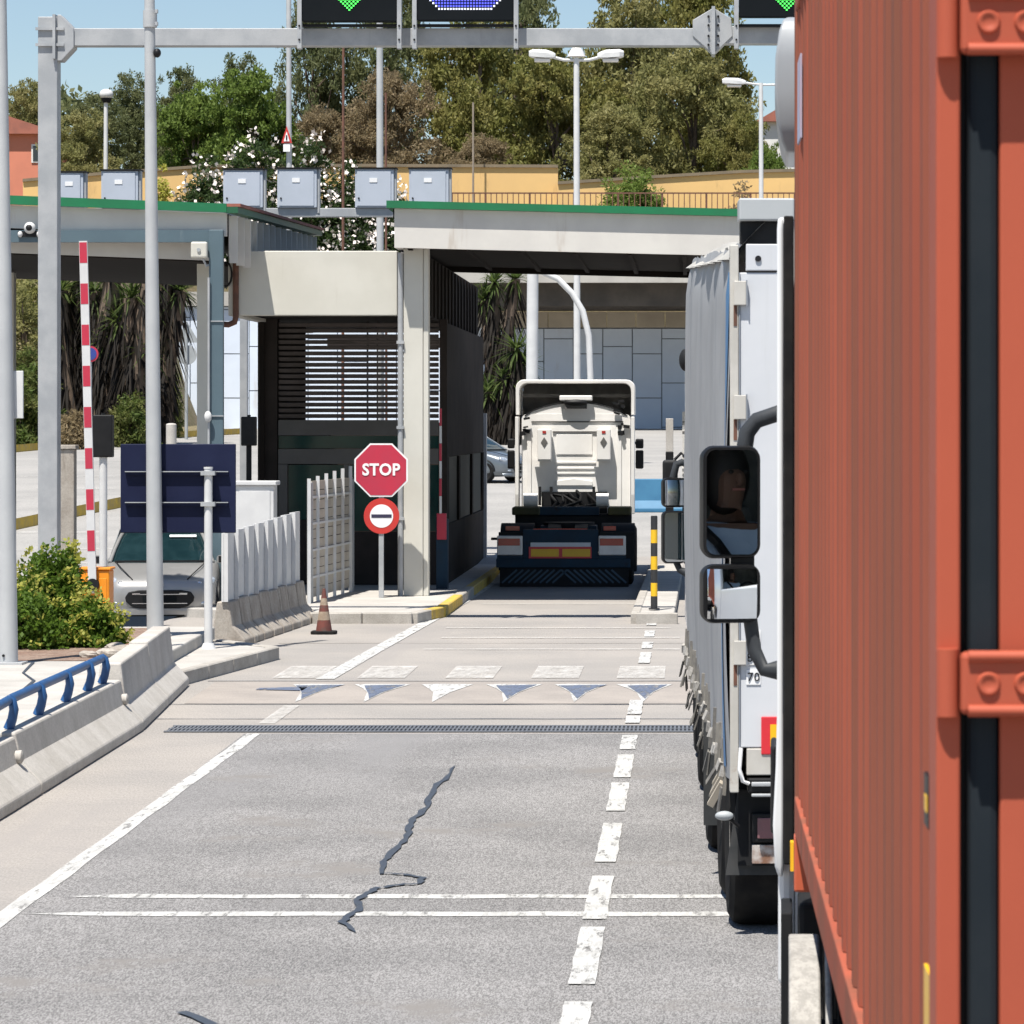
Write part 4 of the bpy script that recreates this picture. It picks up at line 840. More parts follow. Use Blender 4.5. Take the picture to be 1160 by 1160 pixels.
def led_sign(label, p0, p1, ybot, kind):
    T = thing('led_sign', label, 'sign', (X((p0 + p1) / 2, SY), SY, Z(ybot, SY)), 'black lit lane signs on the gantry')
    x0, x1, z0 = X(p0, SY), X(p1, SY), Z(ybot, SY); z1 = z0 + 1.45
    MB().box(x0, x1, SY - 0.1, SY + 0.1, z0, z1).build('housing', M_screen, T, bevel=0.01)
    for xx in (x0 - 0.07, x1 + 0.005):
        MB().box(xx, xx + 0.065, SY - 0.12, SY + 0.02, Z(56, SY), z1).build('bracket', M_galv, T, bevel=0.004)
        for zz in (8.55, 8.75): MB().cyl((xx + 0.032, SY - 0.135, zz), (xx + 0.032, SY - 0.12, zz), 0.016, n=6).build('bolt', M_dark, T)
    MB().box(x0 - 0.06, x1 + 0.06, SY + 0.02, SY + 0.13, Z(30, SY), Z(27, SY)).build('shelf', M_black, T)
    xc = (x0 + x1) / 2; dot = lambda b, x, z: b.box(x - 0.0125, x + 0.0125, SY - 0.108, SY - 0.101, z - 0.0125, z + 0.0125)
    if kind == 'arrow':
        b = MB(); zb = Z(12, SY)
        for i in range(9):
            for k in range(-i, i + 1):
                if (i + k) % 2 == 0: dot(b, xc + k * 0.030, zb + i * 0.030)
        for i in range(9, 24):
            for k in range(-3, 4):
                if (i + k) % 2 == 0: dot(b, xc + k * 0.030, zb + i * 0.030)
        b.build('green_arrow', M_led_g, T)
    else:
        b, w = MB(), MB(); zb = Z(11, SY); n, h = 27, 20
        for i in range(n):
            for j in range(h):
                cut = min(i, n - 1 - i) + min(j, h - 1 - j)
                if cut < 4: continue
                dot(w if (j in (0, h - 1) or i in (0, n - 1) or cut == 4) else b, xc + (i - n / 2 + 0.5) * 0.042, zb + j * 0.042)
        b.build('blue_field', M_led_b, T); w.build('white_border', M_led_w, T)
led_sign('black lane sign with a lit green down arrow, left of the pair', 343, 450, 25, 'arrow')
led_sign('black lane sign with a lit blue panel bordered in white dots', 473, 582, 24, 'blue')
led_sign('black lane sign with green lights, cut off by the red container', 837, 945, 20, 'arrow')

# second gantry behind, carrying grey cabinets
KY = 76.0
g2 = thing('cabinet_gantry', 'low grey steel gantry beam behind the canopies carrying cabinets', 'gantry', (X(275, KY), KY, 0))
MB().box(X(40, KY), X(520, KY), KY - 0.1, KY + 0.1, Z(246, KY), Z(236, KY)).build('beam', M_galv, g2, bevel=0.01)
for px in (275, 478, 60): MB().box(X(px - 4, KY), X(px + 4, KY), KY + 0.1, KY + 0.3, -0.6, Z(238, KY)).build('post', M_galv, g2)
for k, (a, b_, yt, yb, lab) in enumerate(((66, 98, 196, 236, 'grey cabinet just right of the gantry post, first from left'), (116, 160, 194, 236, 'grey cabinet beside the slim lighting pole, second from left'),
        (254, 301, 193, 236, 'grey cabinet above the left canopy corner, in front of the oleander'), (315, 362, 192, 236, 'grey cabinet under the warning triangle pole'),
        (403, 449, 192, 236, 'grey cabinet crossed by the grey lamp pole'), (464, 511, 192, 236, 'grey cabinet above the main canopy, rightmost of the row'))):
    T = thing('equipment_cabinet', lab, 'cabinet', (X((a + b_) / 2, KY), KY, Z(yb, KY)), 'grey cabinets on the low gantry')
    x0, x1, z0, z1 = X(a, KY), X(b_, KY), Z(yb, KY), Z(yt, KY)
    MB().box(x0, x1 - 0.04, KY - 0.16, KY + 0.2, z0 + .004, z1).build('body', M_cabinet, T, bevel=0.012)
    MB().box(x0 + 0.04, x1 - 0.1, KY - 0.18, KY - 0.16, z0 + 0.04, z1 - 0.05).build('door', M_cabinet, T, bevel=0.006)
    MB().box(x1 - 0.035, x1 + 0.01, KY - 0.12, KY + 0.1, z0 - 0.1, z1).build('side_rail', M_galv, T)
    MB().box((x0 + x1) / 2 - 0.12, (x0 + x1) / 2 + 0.04, KY - 0.19, KY - 0.181, z1 - 0.28, z1 - 0.19).build('label_plate', M_signwhite, T)
    MB().box(x0 - 0.02, x1 + 0.02, KY - 0.2, KY + 0.22, z1 + 0.002, z1 + 0.03).build('lid', M_dark, T)
    MB().cyl((x0 + 0.08, KY - 0.2, z0 + 0.2), (x0 + 0.08, KY - 0.179, z0 + 0.2), 0.02, n=8).build('lock', M_dark, T)

# ------------------------------------------------------------------ poles and lamps
def pole(name, label, Y, p0, p1, r0, r1, m=M_pole, cat='pole', group=None, base=True, z0=None):
    """p0 = (px,py or None for ground) foot, p1 = (px,py) top"""
    x0 = X(p0[0], Y); zf = z0 if z0 is not None else ground_z(x0, Y); top = PW(p1[0], p1[1], Y)
    T = thing(name, label, cat, (x0, Y, zf), group)
    n = 8; pts = [Vector((x0, Y, zf)).lerp(top, k / n) for k in range(n + 1)]
    MB().tube(pts, [r0 + (r1 - r0) * k / n for k in range(n + 1)], 20).build('shaft', m, T, smooth=50)
    if base: MB().box(x0 - r0 * 1.7, x0 + r0 * 1.7, Y - r0 * 1.7, Y + r0 * 1.7, zf, zf + 0.025).build('base_plate', m, T)
    return T
T = pole('lighting_pole', 'thick pale lighting pole at the left picture edge', 40.8, (9.5, 752), (-2, -220), 0.108, 0.055, z0=0.30)
MB().box(X(13, 40.8), X(25, 40.8), 40.86, 40.9, Z(474, 40.8), Z(420, 40.8)).build('white_plate', M_white, T, bevel=0.006)
MB().cyl((X(6, 40.8), 40.68, Z(742, 40.8)), (X(6, 40.8), 40.72, Z(742, 40.8)), 0.015).build('screw', M_dark, T)
T = pole('lighting_pole', 'slim pale lighting pole rising from the barrier end by the bush', 46.0, (176, 715), (167, -260), 0.107, 0.05, z0=0.30)
MB().cyl(PW(170, 31, 46.0), PW(170, 12, 46.0), 0.088, n=20).build('clamp', M_pole, T, smooth=50)
MB().sphere(PW(178, 60, 45.95), 0.05, 0.06, 0.06, 10, 8).build('sensor', M_black, T, smooth=60)
for py in (14, 28): MB().box(X(176, 45.9), X(179, 45.9), 45.85, 45.92, Z(py + 2, 46), Z(py - 2, 46)).build('clamp_bolt', M_galv, T)
T = pole('lamp_pole', 'grey lamp pole rising between the cabinets behind the canopy', 90, (431, 280), (430, -60), 0.10, 0.075)
T = pole('stake', 'thin rusty stake left of the grey lamp pole', 88, (388, 280), (389, 50), 0.04, 0.03, M_rust, base=False)
T = pole('stake', 'thin rusty rod right against the grey lamp pole', 86, (438, 280), (437, 105), 0.03, 0.025, M_rust, base=False)
T = pole('stake', 'thin bare stake above the level ochre wall', 195.2, (536, 190), (536, 116), 0.06, 0.05, mat('grey_wood', (0.30, 0.25, 0.2), (0.24, 0.2, 0.16), 0.9), base=False)
T = pole('lamp_pole', 'tall pole carrying a small red warning triangle', 150, (328, 190), (327, -50), 0.13, 0.10)
wt = thing('warning_sign', 'small red-bordered warning triangle with plate on the tall pole', 'sign', PW(325, 165, 149.8))
q = PW(325, 165, 149.8)
MB().prism([(q.x - 0.22, q.z + 0.1), (q.x + 0.22, q.z + 0.1), (q.x, q.z + 0.8)], 'y', 149.72, 149.76).build('plate', M_red2, wt)
MB().prism([(q.x - 0.12, q.z + 0.17), (q.x + 0.12, q.z + 0.17), (q.x, q.z + 0.58)], 'y', 149.69, 149.715).build('face', M_signwhite, wt)
MB().box(q.x - 0.025, q.x + 0.025, 149.66, 149.688, q.z + 0.22, q.z + 0.42).build('mark', M_black, wt)
MB().box(q.x - 0.14, q.x + 0.14, 149.72, 149.76, q.z - 0.25, q.z + 0.05).build('lower_plate', M_signwhite, wt)
MB().box(q.x - 0.1, q.x + 0.1, 149.765, 149.9, q.z - 0.2, q.z + 0.5).build('bracket', M_galv, wt)
def lamp_head(T, x, Y, z, s, L=1.25):
    """flat street lamp head reaching from the pole, s=-1 left / 1 right"""
    b = MB(); rings = []
    for t, w, h in ((0, 0.10, 0.10), (0.12, 0.2, 0.2), (0.35, 0.28, 0.30), (0.85, 0.3, 0.28), (1.0, 0.2, 0.16)):
        cx = x + s * t * L; cz = z + 0.05 * t; rings.append([(cx, Y + a * w, cz + c_ * h * 0.6 - (0.0 if c_ > 0 else 0.05)) for a, c_ in ((-1, -0.4), (-1, 0.2), (-0.6, 0.8), (0.6, 0.8), (1, 0.2), (1, -0.4))])
    b.loft(rings).build('lamp_head', M_white, T, smooth=40)
    MB().box(min(x + s * L * .2, x + s * L * .8), max(x + s * L * .2, x + s * L * .8), Y - .18, Y + .18, z - 0.22, z - 0.12).build('lamp_glass', M_lampw, T, bevel=0.03)
T = pole('street_lamp', 'white double-headed street lamp behind the main canopy', 118, (654, 430), (653, 66), 0.12, 0.09, M_white, 'street lamp')
c = PW(653, 68, 118)
MB().tube([c + Vector((-0.85, 0, 0.12)), c + Vector((-0.4, 0, 0)), c, c + Vector((0.4, 0, 0)), c + Vector((0.85, 0, 0.12))], 0.05, 8).build('cross_arm', M_white, T, smooth=50)
lamp_head(T, c.x - 0.68, 118, c.z + 0.16, -1, 0.85); lamp_head(T, c.x + 0.68, 118, c.z + 0.16, 1, 0.85)
MB().lathe([(0, 0), (0.3, 0.0), (0.22, 0.18), (0.05, 0.42), (0, 0.44)], (c.x, 118.1, c.z + 0.12), 12).build('finial', M_lampw, T, smooth=40)
T = pole('street_lamp', 'white single street lamp close to the red container', 160, (863, 225), (862, 94), 0.13, 0.09, M_white, 'street lamp')
c = PW(862, 96, 160); MB().tube([c + Vector((-0.9, 0, 0.1)), c, c + Vector((0.9, 0, 0.0))], 0.05, 8).build('cross_arm', M_white, T, smooth=50)
lamp_head(T, c.x - 0.65, 160, c.z + 0.12, -1, 1.05); lamp_head(T, c.x + 0.75, 160, c.z + 0.12, 1, 1.05)
T = pole('street_lamp', 'small white globe lamp among the trees left of the slim pole', 197, (119.5, 193), (120, 116), 0.13, 0.11, M_white, 'street lamp')
c = PW(120.5, 107, 197); MB().sphere(c, 0.38, 0.38, 0.30).build('globe', M_white, T, smooth=60)
MB().cyl(c + Vector((0, 0, -0.45)), c + Vector((0, 0, -0.2)), 0.2, 0.3, 14).build('collar', M_dark, T, smooth=50)
pole('lamp_pole', 'thick white pole standing behind the white truck cab', 112, (602, 425), (604, 240), 0.19, 0.17, M_white, z0=ground_z(X(602, 112), 112))
cp = thing('curved_pole', 'white pole curving down beside the double street lamp', 'pole', (X(669, 116), 116, ground_z(X(669, 116), 116)))
pts = [Vector((X(669, 116), 116, ground_z(-3.2, 116)))] + [PW(p[0], p[1], 116) for p in ((669, 430), (667, 380), (660, 352), (648, 332), (632, 316), (612, 307), (600, 304))]
MB().tube(pts, 0.10, 10).build('tube', M_white, cp, smooth=60)
pt = thing('grey_post', 'grey and black post beyond the bollard island beside the truck mirrors', 'post', (X(758, 74), 74, 0.15))
MB().box(X(754, 74), X(763, 74), 74, 74.16, 0.15, Z(512, 74)).build('lower', M_black, pt, bevel=0.01)
MB().box(X(754.3, 74), X(762.7, 74), 74.01, 74.15, Z(512, 74), Z(474, 74)).build('upper', M_conc, pt, bevel=0.01)
pb = thing('concrete_post', 'short square concrete post behind the gantry post', 'post', (X(77, 57), 57, -0.4))
MB().box(X(67, 57), X(84, 57), 57, 57.25, -0.6, Z(509, 57)).build('shaft', M_conc_dirty, pb, bevel=0.015)
MB().box(X(64, 57), X(86, 57), 56.97, 57.28, Z(509, 57) + .002, Z(504, 57)).build('cap', M_conc_dirty, pb, bevel=0.01)
cb = thing('concrete_post', 'small pale concrete bollard above the dark sign', 'post', (X(194, 118), 118, ground_z(X(194, 118), 118)))
MB().cyl((X(194, 118), 118, 1.2), (X(194, 118), 118, Z(481, 118)), 0.17, n=16).build('shaft', M_conc, cb, smooth=50)
MB().sphere((X(194, 118), 118, Z(481, 118)), 0.17, 0.17, 0.05, 16, 6).build('cap', M_conc, cb, smooth=60)

# ------------------------------------------------------------------ signs and lane furniture
st = thing('stop_sign', 'red octagonal STOP sign above a round no-passing sign on a grey post', 'sign', (X(432, 59.4), 59.4, 0.15))
SYY = 59.4; q = PW(432, 532.5, SYY); R8 = 0.435 / math.cos(math.pi / 8)
oct8 = lambda r: [(q.x + r * math.cos(math.pi / 8 + k * math.pi / 4), q.z + r * math.sin(math.pi / 8 + k * math.pi / 4)) for k in range(8)]
MB().prism(oct8(R8), 'y', SYY - 0.05, SYY - 0.035).build('octagon_plate', M_signwhite, st)
MB().prism(oct8(R8 * 0.94), 'y', SYY - 0.055, SYY - 0.0505).build('octagon_face', M_red, st)
text_obj('stop_lettering', 'STOP', 0.265, M_signwhite, st, (0, -0.060, q.z - 0.15), bold=0.008, sx=0.93)
q2 = PW(432.5, 584.5, SYY)
def disc(b, c, r, y0, y1, n=36): return b.cyl((c.x, y0, c.z), (c.x, y1, c.z), r, n=n)
disc(MB(), q2, 0.29, SYY - 0.05, SYY - 0.035).build('round_plate', M_red2, st)
disc(MB(), q2, 0.19, SYY - 0.055, SYY - 0.0505).build('round_face', M_signwhite, st)
MB().box(q2.x - 0.165, q2.x + 0.165, SYY - 0.060, SYY - 0.0555, q2.z - 0.028, q2.z + 0.028).build('bar', M_darktxt, st, bevel=0.004)
MB().box(q.x - 0.04, q.x + 0.04, SYY - 0.034, SYY + 0.03, 0.15, q.z + 0.3).build('post', M_galv, st, bevel=0.005)
for z in (q.z + 0.15, q.z - 0.2, q2.z): MB().box(q.x - 0.07, q.x + 0.07, SYY - 0.0345, SYY + 0.045, z - 0.02, z + 0.02).build('clamp', M_galv, st)
nv = thing('road_sign', 'large dark navy sign seen from behind on a white post', 'sign', (X(236, 46), 46, 0.15))
MB().box(X(135, 46), X(266, 46), 46.10, 46.13, Z(604, 46), Z(503, 46)).build('board', M_navy, nv, bevel=0.01)
for py in (536, 571): MB().box(X(141, 46), X(258, 46), 46.055, 46.098, Z(py + 2, 46), Z(py - 2, 46)).build('rail', M_navy, nv); MB().box(X(141, 46), X(258, 46), 46.03, 46.054, Z(py - 1.2, 46), Z(py - 2.2, 46)).build('rail_edge', M_galv, nv)  # thin galvanised strip gives each rail its silver edge and painted highlight
for py in (536, 571): MB().box(X(228, 46), X(244, 46), 45.93, 46.054, Z(py + 2.4, 46), Z(py - 2.4, 46)).build('clamp', M_galv, nv)
MB().cyl((X(236, 46), 46, 0.15), (X(236, 46), 46, Z(531, 46)), 0.052, n=18).build('post', M_white, nv, smooth=50)
MB().cyl((X(236, 46), 46, 0.15), (X(236, 46), 46, 0.22), 0.095, 0.065, n=18).build('post_foot', M_white, nv, smooth=50)
MB().cyl((X(236, 46), 46, Z(531, 46)), (X(236, 46), 46, Z(529, 46)), 0.058, n=18).build('post_cap', M_white, nv)
def tlight(label, px, y0, y1, w, Y, pm, pr, zb):
    T = thing('traffic_light', label, 'traffic light', (X(px, Y), Y, zb)); x = X(px, Y)
    MB().box(x - w / 2, x + w / 2, Y - 0.1, Y + 0.12, Z(y1, Y), Z(y0, Y)).build('housing', M_black, T, bevel=0.02, seg=3)
    h = Z(y0, Y) - Z(y1, Y)
    for k in range(2): MB().tube([(x - w * 0.3, Y + 0.12, Z(y1, Y) + h * (0.28 + 0.44 * k)), (x + w * 0.3, Y + 0.12, Z(y1, Y) + h * (0.28 + .44 * k))], 0.06, 8).build('visor', M_black, T)
    MB().cyl((x, Y, zb), (x, Y, Z(y1, Y) + 0.03), pr, n=14).build('pole', pm, T, smooth=50)
    MB().cyl((x, Y, zb), (x, Y, zb + 0.04), pr * 2, n=14).build('foot', pm, T)
    MB().cyl((x, Y, Z(y0, Y)), (x, Y, Z(y0, Y) + 0.03), 0.03, n=8).build('top_knob', M_black, T)
tlight('black traffic light seen from behind on a white pole by the barrier arm', 117, 470, 518, 0.29, 54, M_white, 0.06, ground_z(X(117, 54), 54))
tlight('small dark traffic light seen from behind beside the booth corner', 282, 472, 505, 0.24, 59.6, M_dark, 0.045, ground_z(X(282, 59.6), 59.6))
ba = thing('barrier_gate', 'raised red and white barrier arm on an orange housing behind the bush', 'barrier arm', (X(106, 52), 52, ground_z(X(106, 52), 52)))
AY = 52.0
MB().box(X(89, AY), X(124, AY), AY, AY + 0.4, ground_z(-8.5, AY) - .02, Z(646, AY)).build('housing', M_orange, ba, bevel=0.025, seg=3)
MB().box(X(92, AY), X(121, AY), AY - 0.012, AY - 0.002, -0.05, Z(655, AY)).build('housing_door', M_orange, ba, bevel=0.005)
MB().box(X(87.5, AY), X(125.5, AY), AY - 0.02, AY + 0.42, Z(646, AY) + .002, Z(643, AY)).build('housing_lid', M_orange, ba, bevel=0.01)
pa, pb_ = PW(105, 672, AY - 0.07), PW(94.3, 273, AY - 0.07); L = (pb_ - pa); per = 46.6 / 399; t = 0
def arm_seg(t0, t1, nm, m):
    a, b_ = pa + L * t0, pa + L * t1
    MB().obox((a + b_) / 2, (0.115 if nm == 'arm' else 0.105, 0.05 if nm == 'arm' else 0.056, (b_ - a).length), (0, math.atan2(L.x, L.z), 0)).build(nm, m, ba)
arm_seg(0, 1, 'arm', M_white)
for k in range(8):
    t1 = 1 - k * per - 0.004; arm_seg(t1 - per * 0.5, t1, 'red_band', M_red)
MB().cyl((pa.x, AY - 0.11, pa.z + 0.12), (pa.x, AY, pa.z + 0.12), 0.09, n=16).build('hub', M_dark, ba, smooth=50)
wb = thing('white_cabinet', 'low white cabinet with a flat lid in front of the booth', 'cabinet', (X(289, 56.8), 57, 0))
MB().box(X(267, 57), X(310, 57), 57.0, 57.5, -0.5, Z(550, 57)).build('body', M_white, wb, bevel=0.01)
MB().box(X(264, 57), X(313, 57), 56.96, 57.55, Z(550, 57) + .002, Z(545, 57)).build('lid', M_white, wb, bevel=0.012)
MB().box(X(271, 57), X(306, 57), 56.985, 56.998, 0.3, Z(556, 57)).build('door', M_white, wb, bevel=0.004)
bo = thing('bollard', 'slim yellow and black striped bollard on the kerb island', 'bollard', (X(741, 55.4), 55.4, 0.165))
bt = Z(585, 55.4); n = 7
for k in range(n):
    MB().cyl((X(741, 55.4), 55.4, 0.165 + (bt - 0.165) * k / n), (X(741, 55.4), 55.4, 0.165 + (bt - 0.165) * (k + 1) / n), 0.052, n=20, cap=True).build('band', M_blackp if k % 2 == 0 else M_yellow, bo, smooth=50)
MB().cyl((X(741, 55.4), 55.4, bt), (X(741, 55.4), 55.4, bt + 0.01), 0.047, n=20).build('cap', M_blackp, bo)
MB().cyl((X(741, 55.4), 55.4, 0.165), (X(741, 55.4), 55.4, 0.185), 0.085, n=20).build('foot', M_blackp, bo)
co = thing('traffic_cone', 'battered dirty traffic cone beside the concrete screen blocks', 'cone', (X(367, 51.8), 51.8, 0))
cx = X(367, 51.8)
def ring_pts(h): return 0.115 - 0.095 * (h - 0.05) / 0.6
MB().prism([(cx + a, 51.8 + b_) for a, b_ in rbox(0.36, 0.36, 0.08)], 'z', 0.0, 0.045).build('base', M_rubber, co, bevel=0.01)
for k, (h0, h1, m) in enumerate(((0.046, 0.20, M_coneo), (0.20, 0.32, M_conew), (0.32, 0.41, M_coneo), (0.41, 0.51, M_conew), (0.51, 0.645, M_coneo))):
    MB().cyl((cx, 51.8, h0), (cx, 51.8, h1), ring_pts(h0), ring_pts(h1), 24).build('cone_band', m, co, smooth=50)
# signs from behind in front of the white wall
rs = thing('road_sign', 'grey triangle and round sign seen from behind before the white wall', 'sign', (X(211, 156), 156, ground_z(X(211, 156), 156)))
MB().cyl((X(211, 156), 156, 2.0), (X(211, 156), 156, Z(365, 156)), 0.07, n=10).build('post', M_grey, rs, smooth=50)
q = PW(211, 380, 155.9); b = MB(); b.prism([(q.x - 0.52, q.z - 0.3), (q.x + 0.52, q.z - 0.3), (q.x, q.z + 0.6)], 'y', 156.1, 156.14); b.build('triangle_plate', M_grey, rs)
q = PW(211, 402, 155.9); disc(MB(), q, 0.42, 156.1, 156.14).build('round_plate', M_grey, rs)
r2 = thing('road_sign', 'tiny blue and red round sign beside the barrier arm, near the yuccas', 'sign', (X(103, 138), 138, ground_z(X(103, 138), 138)))
q = PW(103, 401, 138); MB().cyl((q.x, 138, 1.9), (q.x, 138, q.z), 0.04, n=8).build('post', M_galv, r2, smooth=50)
disc(MB(), q, 0.30, 137.9, 137.93).build('rim', M_red, r2); disc(MB(), q, 0.23, 137.88, 137.899).build('face', mat('sign_blue', (0.03, 0.05, 0.25), (0.03, 0.05, 0.22), 0.4), r2)

# stones at the edge of the bush bed
for k, (px, Y, s, lab) in enumerate(((140, 42.2, 0.16, 'flat grey stone at the bed edge nearest the barrier'), (122, 42.0, 0.13, 'broken grey stone beside the bush foot'), (100, 41.9, 0.1, 'small stone at the bed edge under the bush'), (152, 42.9, 0.14, 'reddish stone slab by the slim pole foot'), (132, 43.2, 0.12, 'rough stone half hidden by the low bush'))):
    b = MB(); r = random.Random(k); b.sphere((0, 0, 0), s * 1.2, s, s * 0.5, 9, 6)
    b.v = [(a * r.uniform(.8, 1.15) + X(px, Y), c_ * r.uniform(.8, 1.15) + Y, d * r.uniform(.8, 1.1) + 0.306 + s * 0.3) for a, c_, d in b.v]
    o = b.build('stone', M_rust if k == 3 else M_conc_dirty); tag(o, lab, 'stone', 'stones in the bush bed'); bm_merge = bmesh.new(); bm_merge.from_mesh(o.data); bmesh.ops.remove_doubles(bm_merge, verts=bm_merge.verts, dist=0.02); bm_merge.to_mesh(o.data); bm_merge.free()

# houses on the hill
def house(label, p0, p1, ptop, Y, m, roofm):
    x0, x1 = X(p0, Y), X(p1, Y); zb = ground_z((x0 + x1) / 2, Y) - 0.5; zt = Z(ptop, Y)
    T = thing('house', label, 'house', ((x0 + x1) / 2, Y, zb))
    MB().box(x0, x1, Y, Y + 6, zb, zt).build('wall', m, T)
    MB().prism([(x0 - 0.4, zt), (x1 + 0.4, zt), ((x0 + x1) / 2, zt + 1.2)], 'y', Y - 0.4, Y + 6.4).build('roof', roofm, T)
    n = max(1, int((x1 - x0) / 1.8))
    for k in range(n):
        xc = x0 + (x1 - x0) * (k + 0.5) / n; w = MB().box(xc - 0.4, xc + 0.4, Y - 0.06, Y - 0.003, zt - 1.7, zt - 0.6).build('window', M_housewhite, T)
        MB().box(xc - 0.3, xc + 0.3, Y - 0.09, Y - 0.061, zt - 1.6, zt - 0.7).build('pane', M_pane, w)
house('terracotta house showing between trees at the left edge', -60, 64, 152, 217, M_pink, M_rooftile)
house('white house with red roof showing beside the container', 864, 925, 138, 218, M_housewhite, M_rooftile)
# ------------------------------------------------------------------ vehicles
def wheel(T, x0, x1, y, z, r, local=True, rim=M_dusty, dual=False, face=-1):
    """tyre between x0..x1, rim disc on the outer face"""
    xa, xb = (x0, x1) if face < 0 else (x1, x0); s = 1 if xb > xa else -1; w = abs(x1 - x0)
    prof = [(r * 0.58, xa + s * 0.03), (r * 0.86, xa), (r * 0.97, xa + s * 0.03), (r, xa + s * 0.07), (r, xb - s * 0.07), (r * 0.97, xb - s * 0.03), (r * 0.86, xb), (r * 0.58, xb - s * 0.03)]
    t = MB().lathe(prof, (0, y, z), 36, 'x'); o = t.build('tyre', M_rubber, T, local=local, smooth=35)
    MB().lathe([(0.001, xa + s * 0.05), (r * 0.2, xa + s * 0.02), (r * 0.24, xa + s * 0.07), (r * 0.5, xa + s * 0.09), (r * 0.585, xa + s * 0.025), (r * 0.585, xb - s * 0.05), (0.001, xb - s * 0.05)], (0, y, z), 28, 'x').build('rim', rim, o, local=local, smooth=35)
    return o
def arc_fender(T, x0, x1, y, z, r, a0, a1, m, th=0.03, name='mudguard', local=True):
    n = 14; rings = []
    for k in range(n + 1):
        a = math.radians(a0 + (a1 - a0) * k / n); c_, s_ = math.cos(a), math.sin(a)
        rings.append([(x0, y + r * c_, z + r * s_), (x1, y + r * c_, z + r * s_), (x1, y + (r - th) * c_, z + (r - th) * s_), (x0, y + (r - th) * c_, z + (r - th) * s_)])
    return MB().loft(rings).build(name, m, T, local=local, bevel=0.008, smooth=40)

# ---- white road tractor seen from behind in the booth lane (built in place)
tr = thing('truck_tractor', 'white road tractor without trailer driving away through the booth lane', 'truck', (-2.27, 66.6, 0))
tcx, RY, CY = -2.27, 66.6, 70.1
def rx(px): return X(px, RY)
def rz_(py): return Z(py, RY)
def cxp(px): return X(px, CY)
def czp(py): return Z(py, CY)
for s in (-1, 1):
    xo = tcx + s * 1.22
    for k in (0, 1):
        a = xo - s * 0.31 * k; wheel(tr, a, a - s * 0.28, 67.75, 0.5, 0.5, local=False, face=-1)
    a = xo; wheel(tr, a, a - s * 0.3, 71.6, 0.5, 0.5, local=False)
    MB().box(tcx + s * 0.42 - 0.05, tcx + s * 0.42 + 0.05, 66.75, 72.3, 0.72, 0.98).build('frame_rail', M_chassis, tr)
    arc_fender(tr, tcx + s * 0.62, tcx + s * 1.24, 67.75, 0.52, 0.62, 10, 170, M_dark, local=False)
    MB().box(min(tcx + s * 0.62, tcx + s * 1.24), max(tcx + s * 0.62, tcx + s * 1.24), 66.72, 66.78, 0.30, 1.0).build('mudflap', M_dark, tr)
MB().cyl((tcx - 1.0, 67.75, 0.5), (tcx + 1.0, 67.75, 0.5), 0.09).build('axle', M_dark, tr)
MB().box(rx(562), rx(714), RY, RY + 0.14, rz_(643), rz_(633)).build('rear_beam', M_chassis, tr, bevel=0.01)
MB().box(rx(566), rx(712), RY + 0.05, RY + 0.12, rz_(665), rz_(643)).build('rear_skirt', M_dark, tr)
for k in range(9):
    for s in (-1, 1):
        x = rx(639) + s * (0.08 + k * 0.115); MB().obox((x, RY + 0.045, rz_(653)), (0.035, 0.006, 0.36), (0, s * -0.85, 0)).build('chevron_stripe', M_chev, tr)
for (a, b_) in ((563, 592), (678, 709)):
    u = MB().box(rx(a), rx(b_), RY - 0.02, RY + 0.12, rz_(629), rz_(607)).build('tail_lamp', M_lampw, tr, bevel=0.02, seg=3)
    MB().box(rx(a + 1.5), rx(b_ - 3), RY - 0.032, RY - 0.021, rz_(618), rz_(610)).build('red_lens', M_lampred, u, bevel=0.005)
    MB().box(rx(a), rx(b_), RY - 0.01, RY + 0.1, rz_(633), rz_(629.2)).build('lamp_bracket', M_chassis, tr)
MB().box(rx(592.5), rx(677.5), RY + 0.05, RY + 0.12, rz_(633), rz_(600)).build('cross_member', M_chassis, tr)
pl = MB().box(rx(599), rx(670), RY + 0.02, RY + 0.04, rz_(632.5), rz_(619.5)).build('marker_plate', M_reflr, tr)
for (a, b_) in ((601.5, 633), (637, 668.5)): MB().box(rx(a), rx(b_), RY + 0.012, RY + 0.019, rz_(630.5), rz_(622)).build('yellow_panel', M_refly, pl)
MB().obox((rx(635), RY + 0.05, rz_(616)), (1.1, 0.02, 0.13), (-0.5, 0, 0)).build('pale_strip', M_truckw, tr)
MB().box(rx(604), rx(665), RY + 0.1, RY + 0.13, rz_(604), rz_(599)).build('red_strip', M_lampred, tr)
for (a, b_) in ((571, 587), (683, 697)): MB().box(rx(a), rx(b_), RY + 0.55, RY + 0.6, rz_(602), rz_(597)).build('side_marker', M_lampred, tr)
MB().box(rx(556), rx(563), RY + 0.05, RY + 0.08, rz_(612), rz_(609)).build('side_lamp_arm', M_dark, tr)
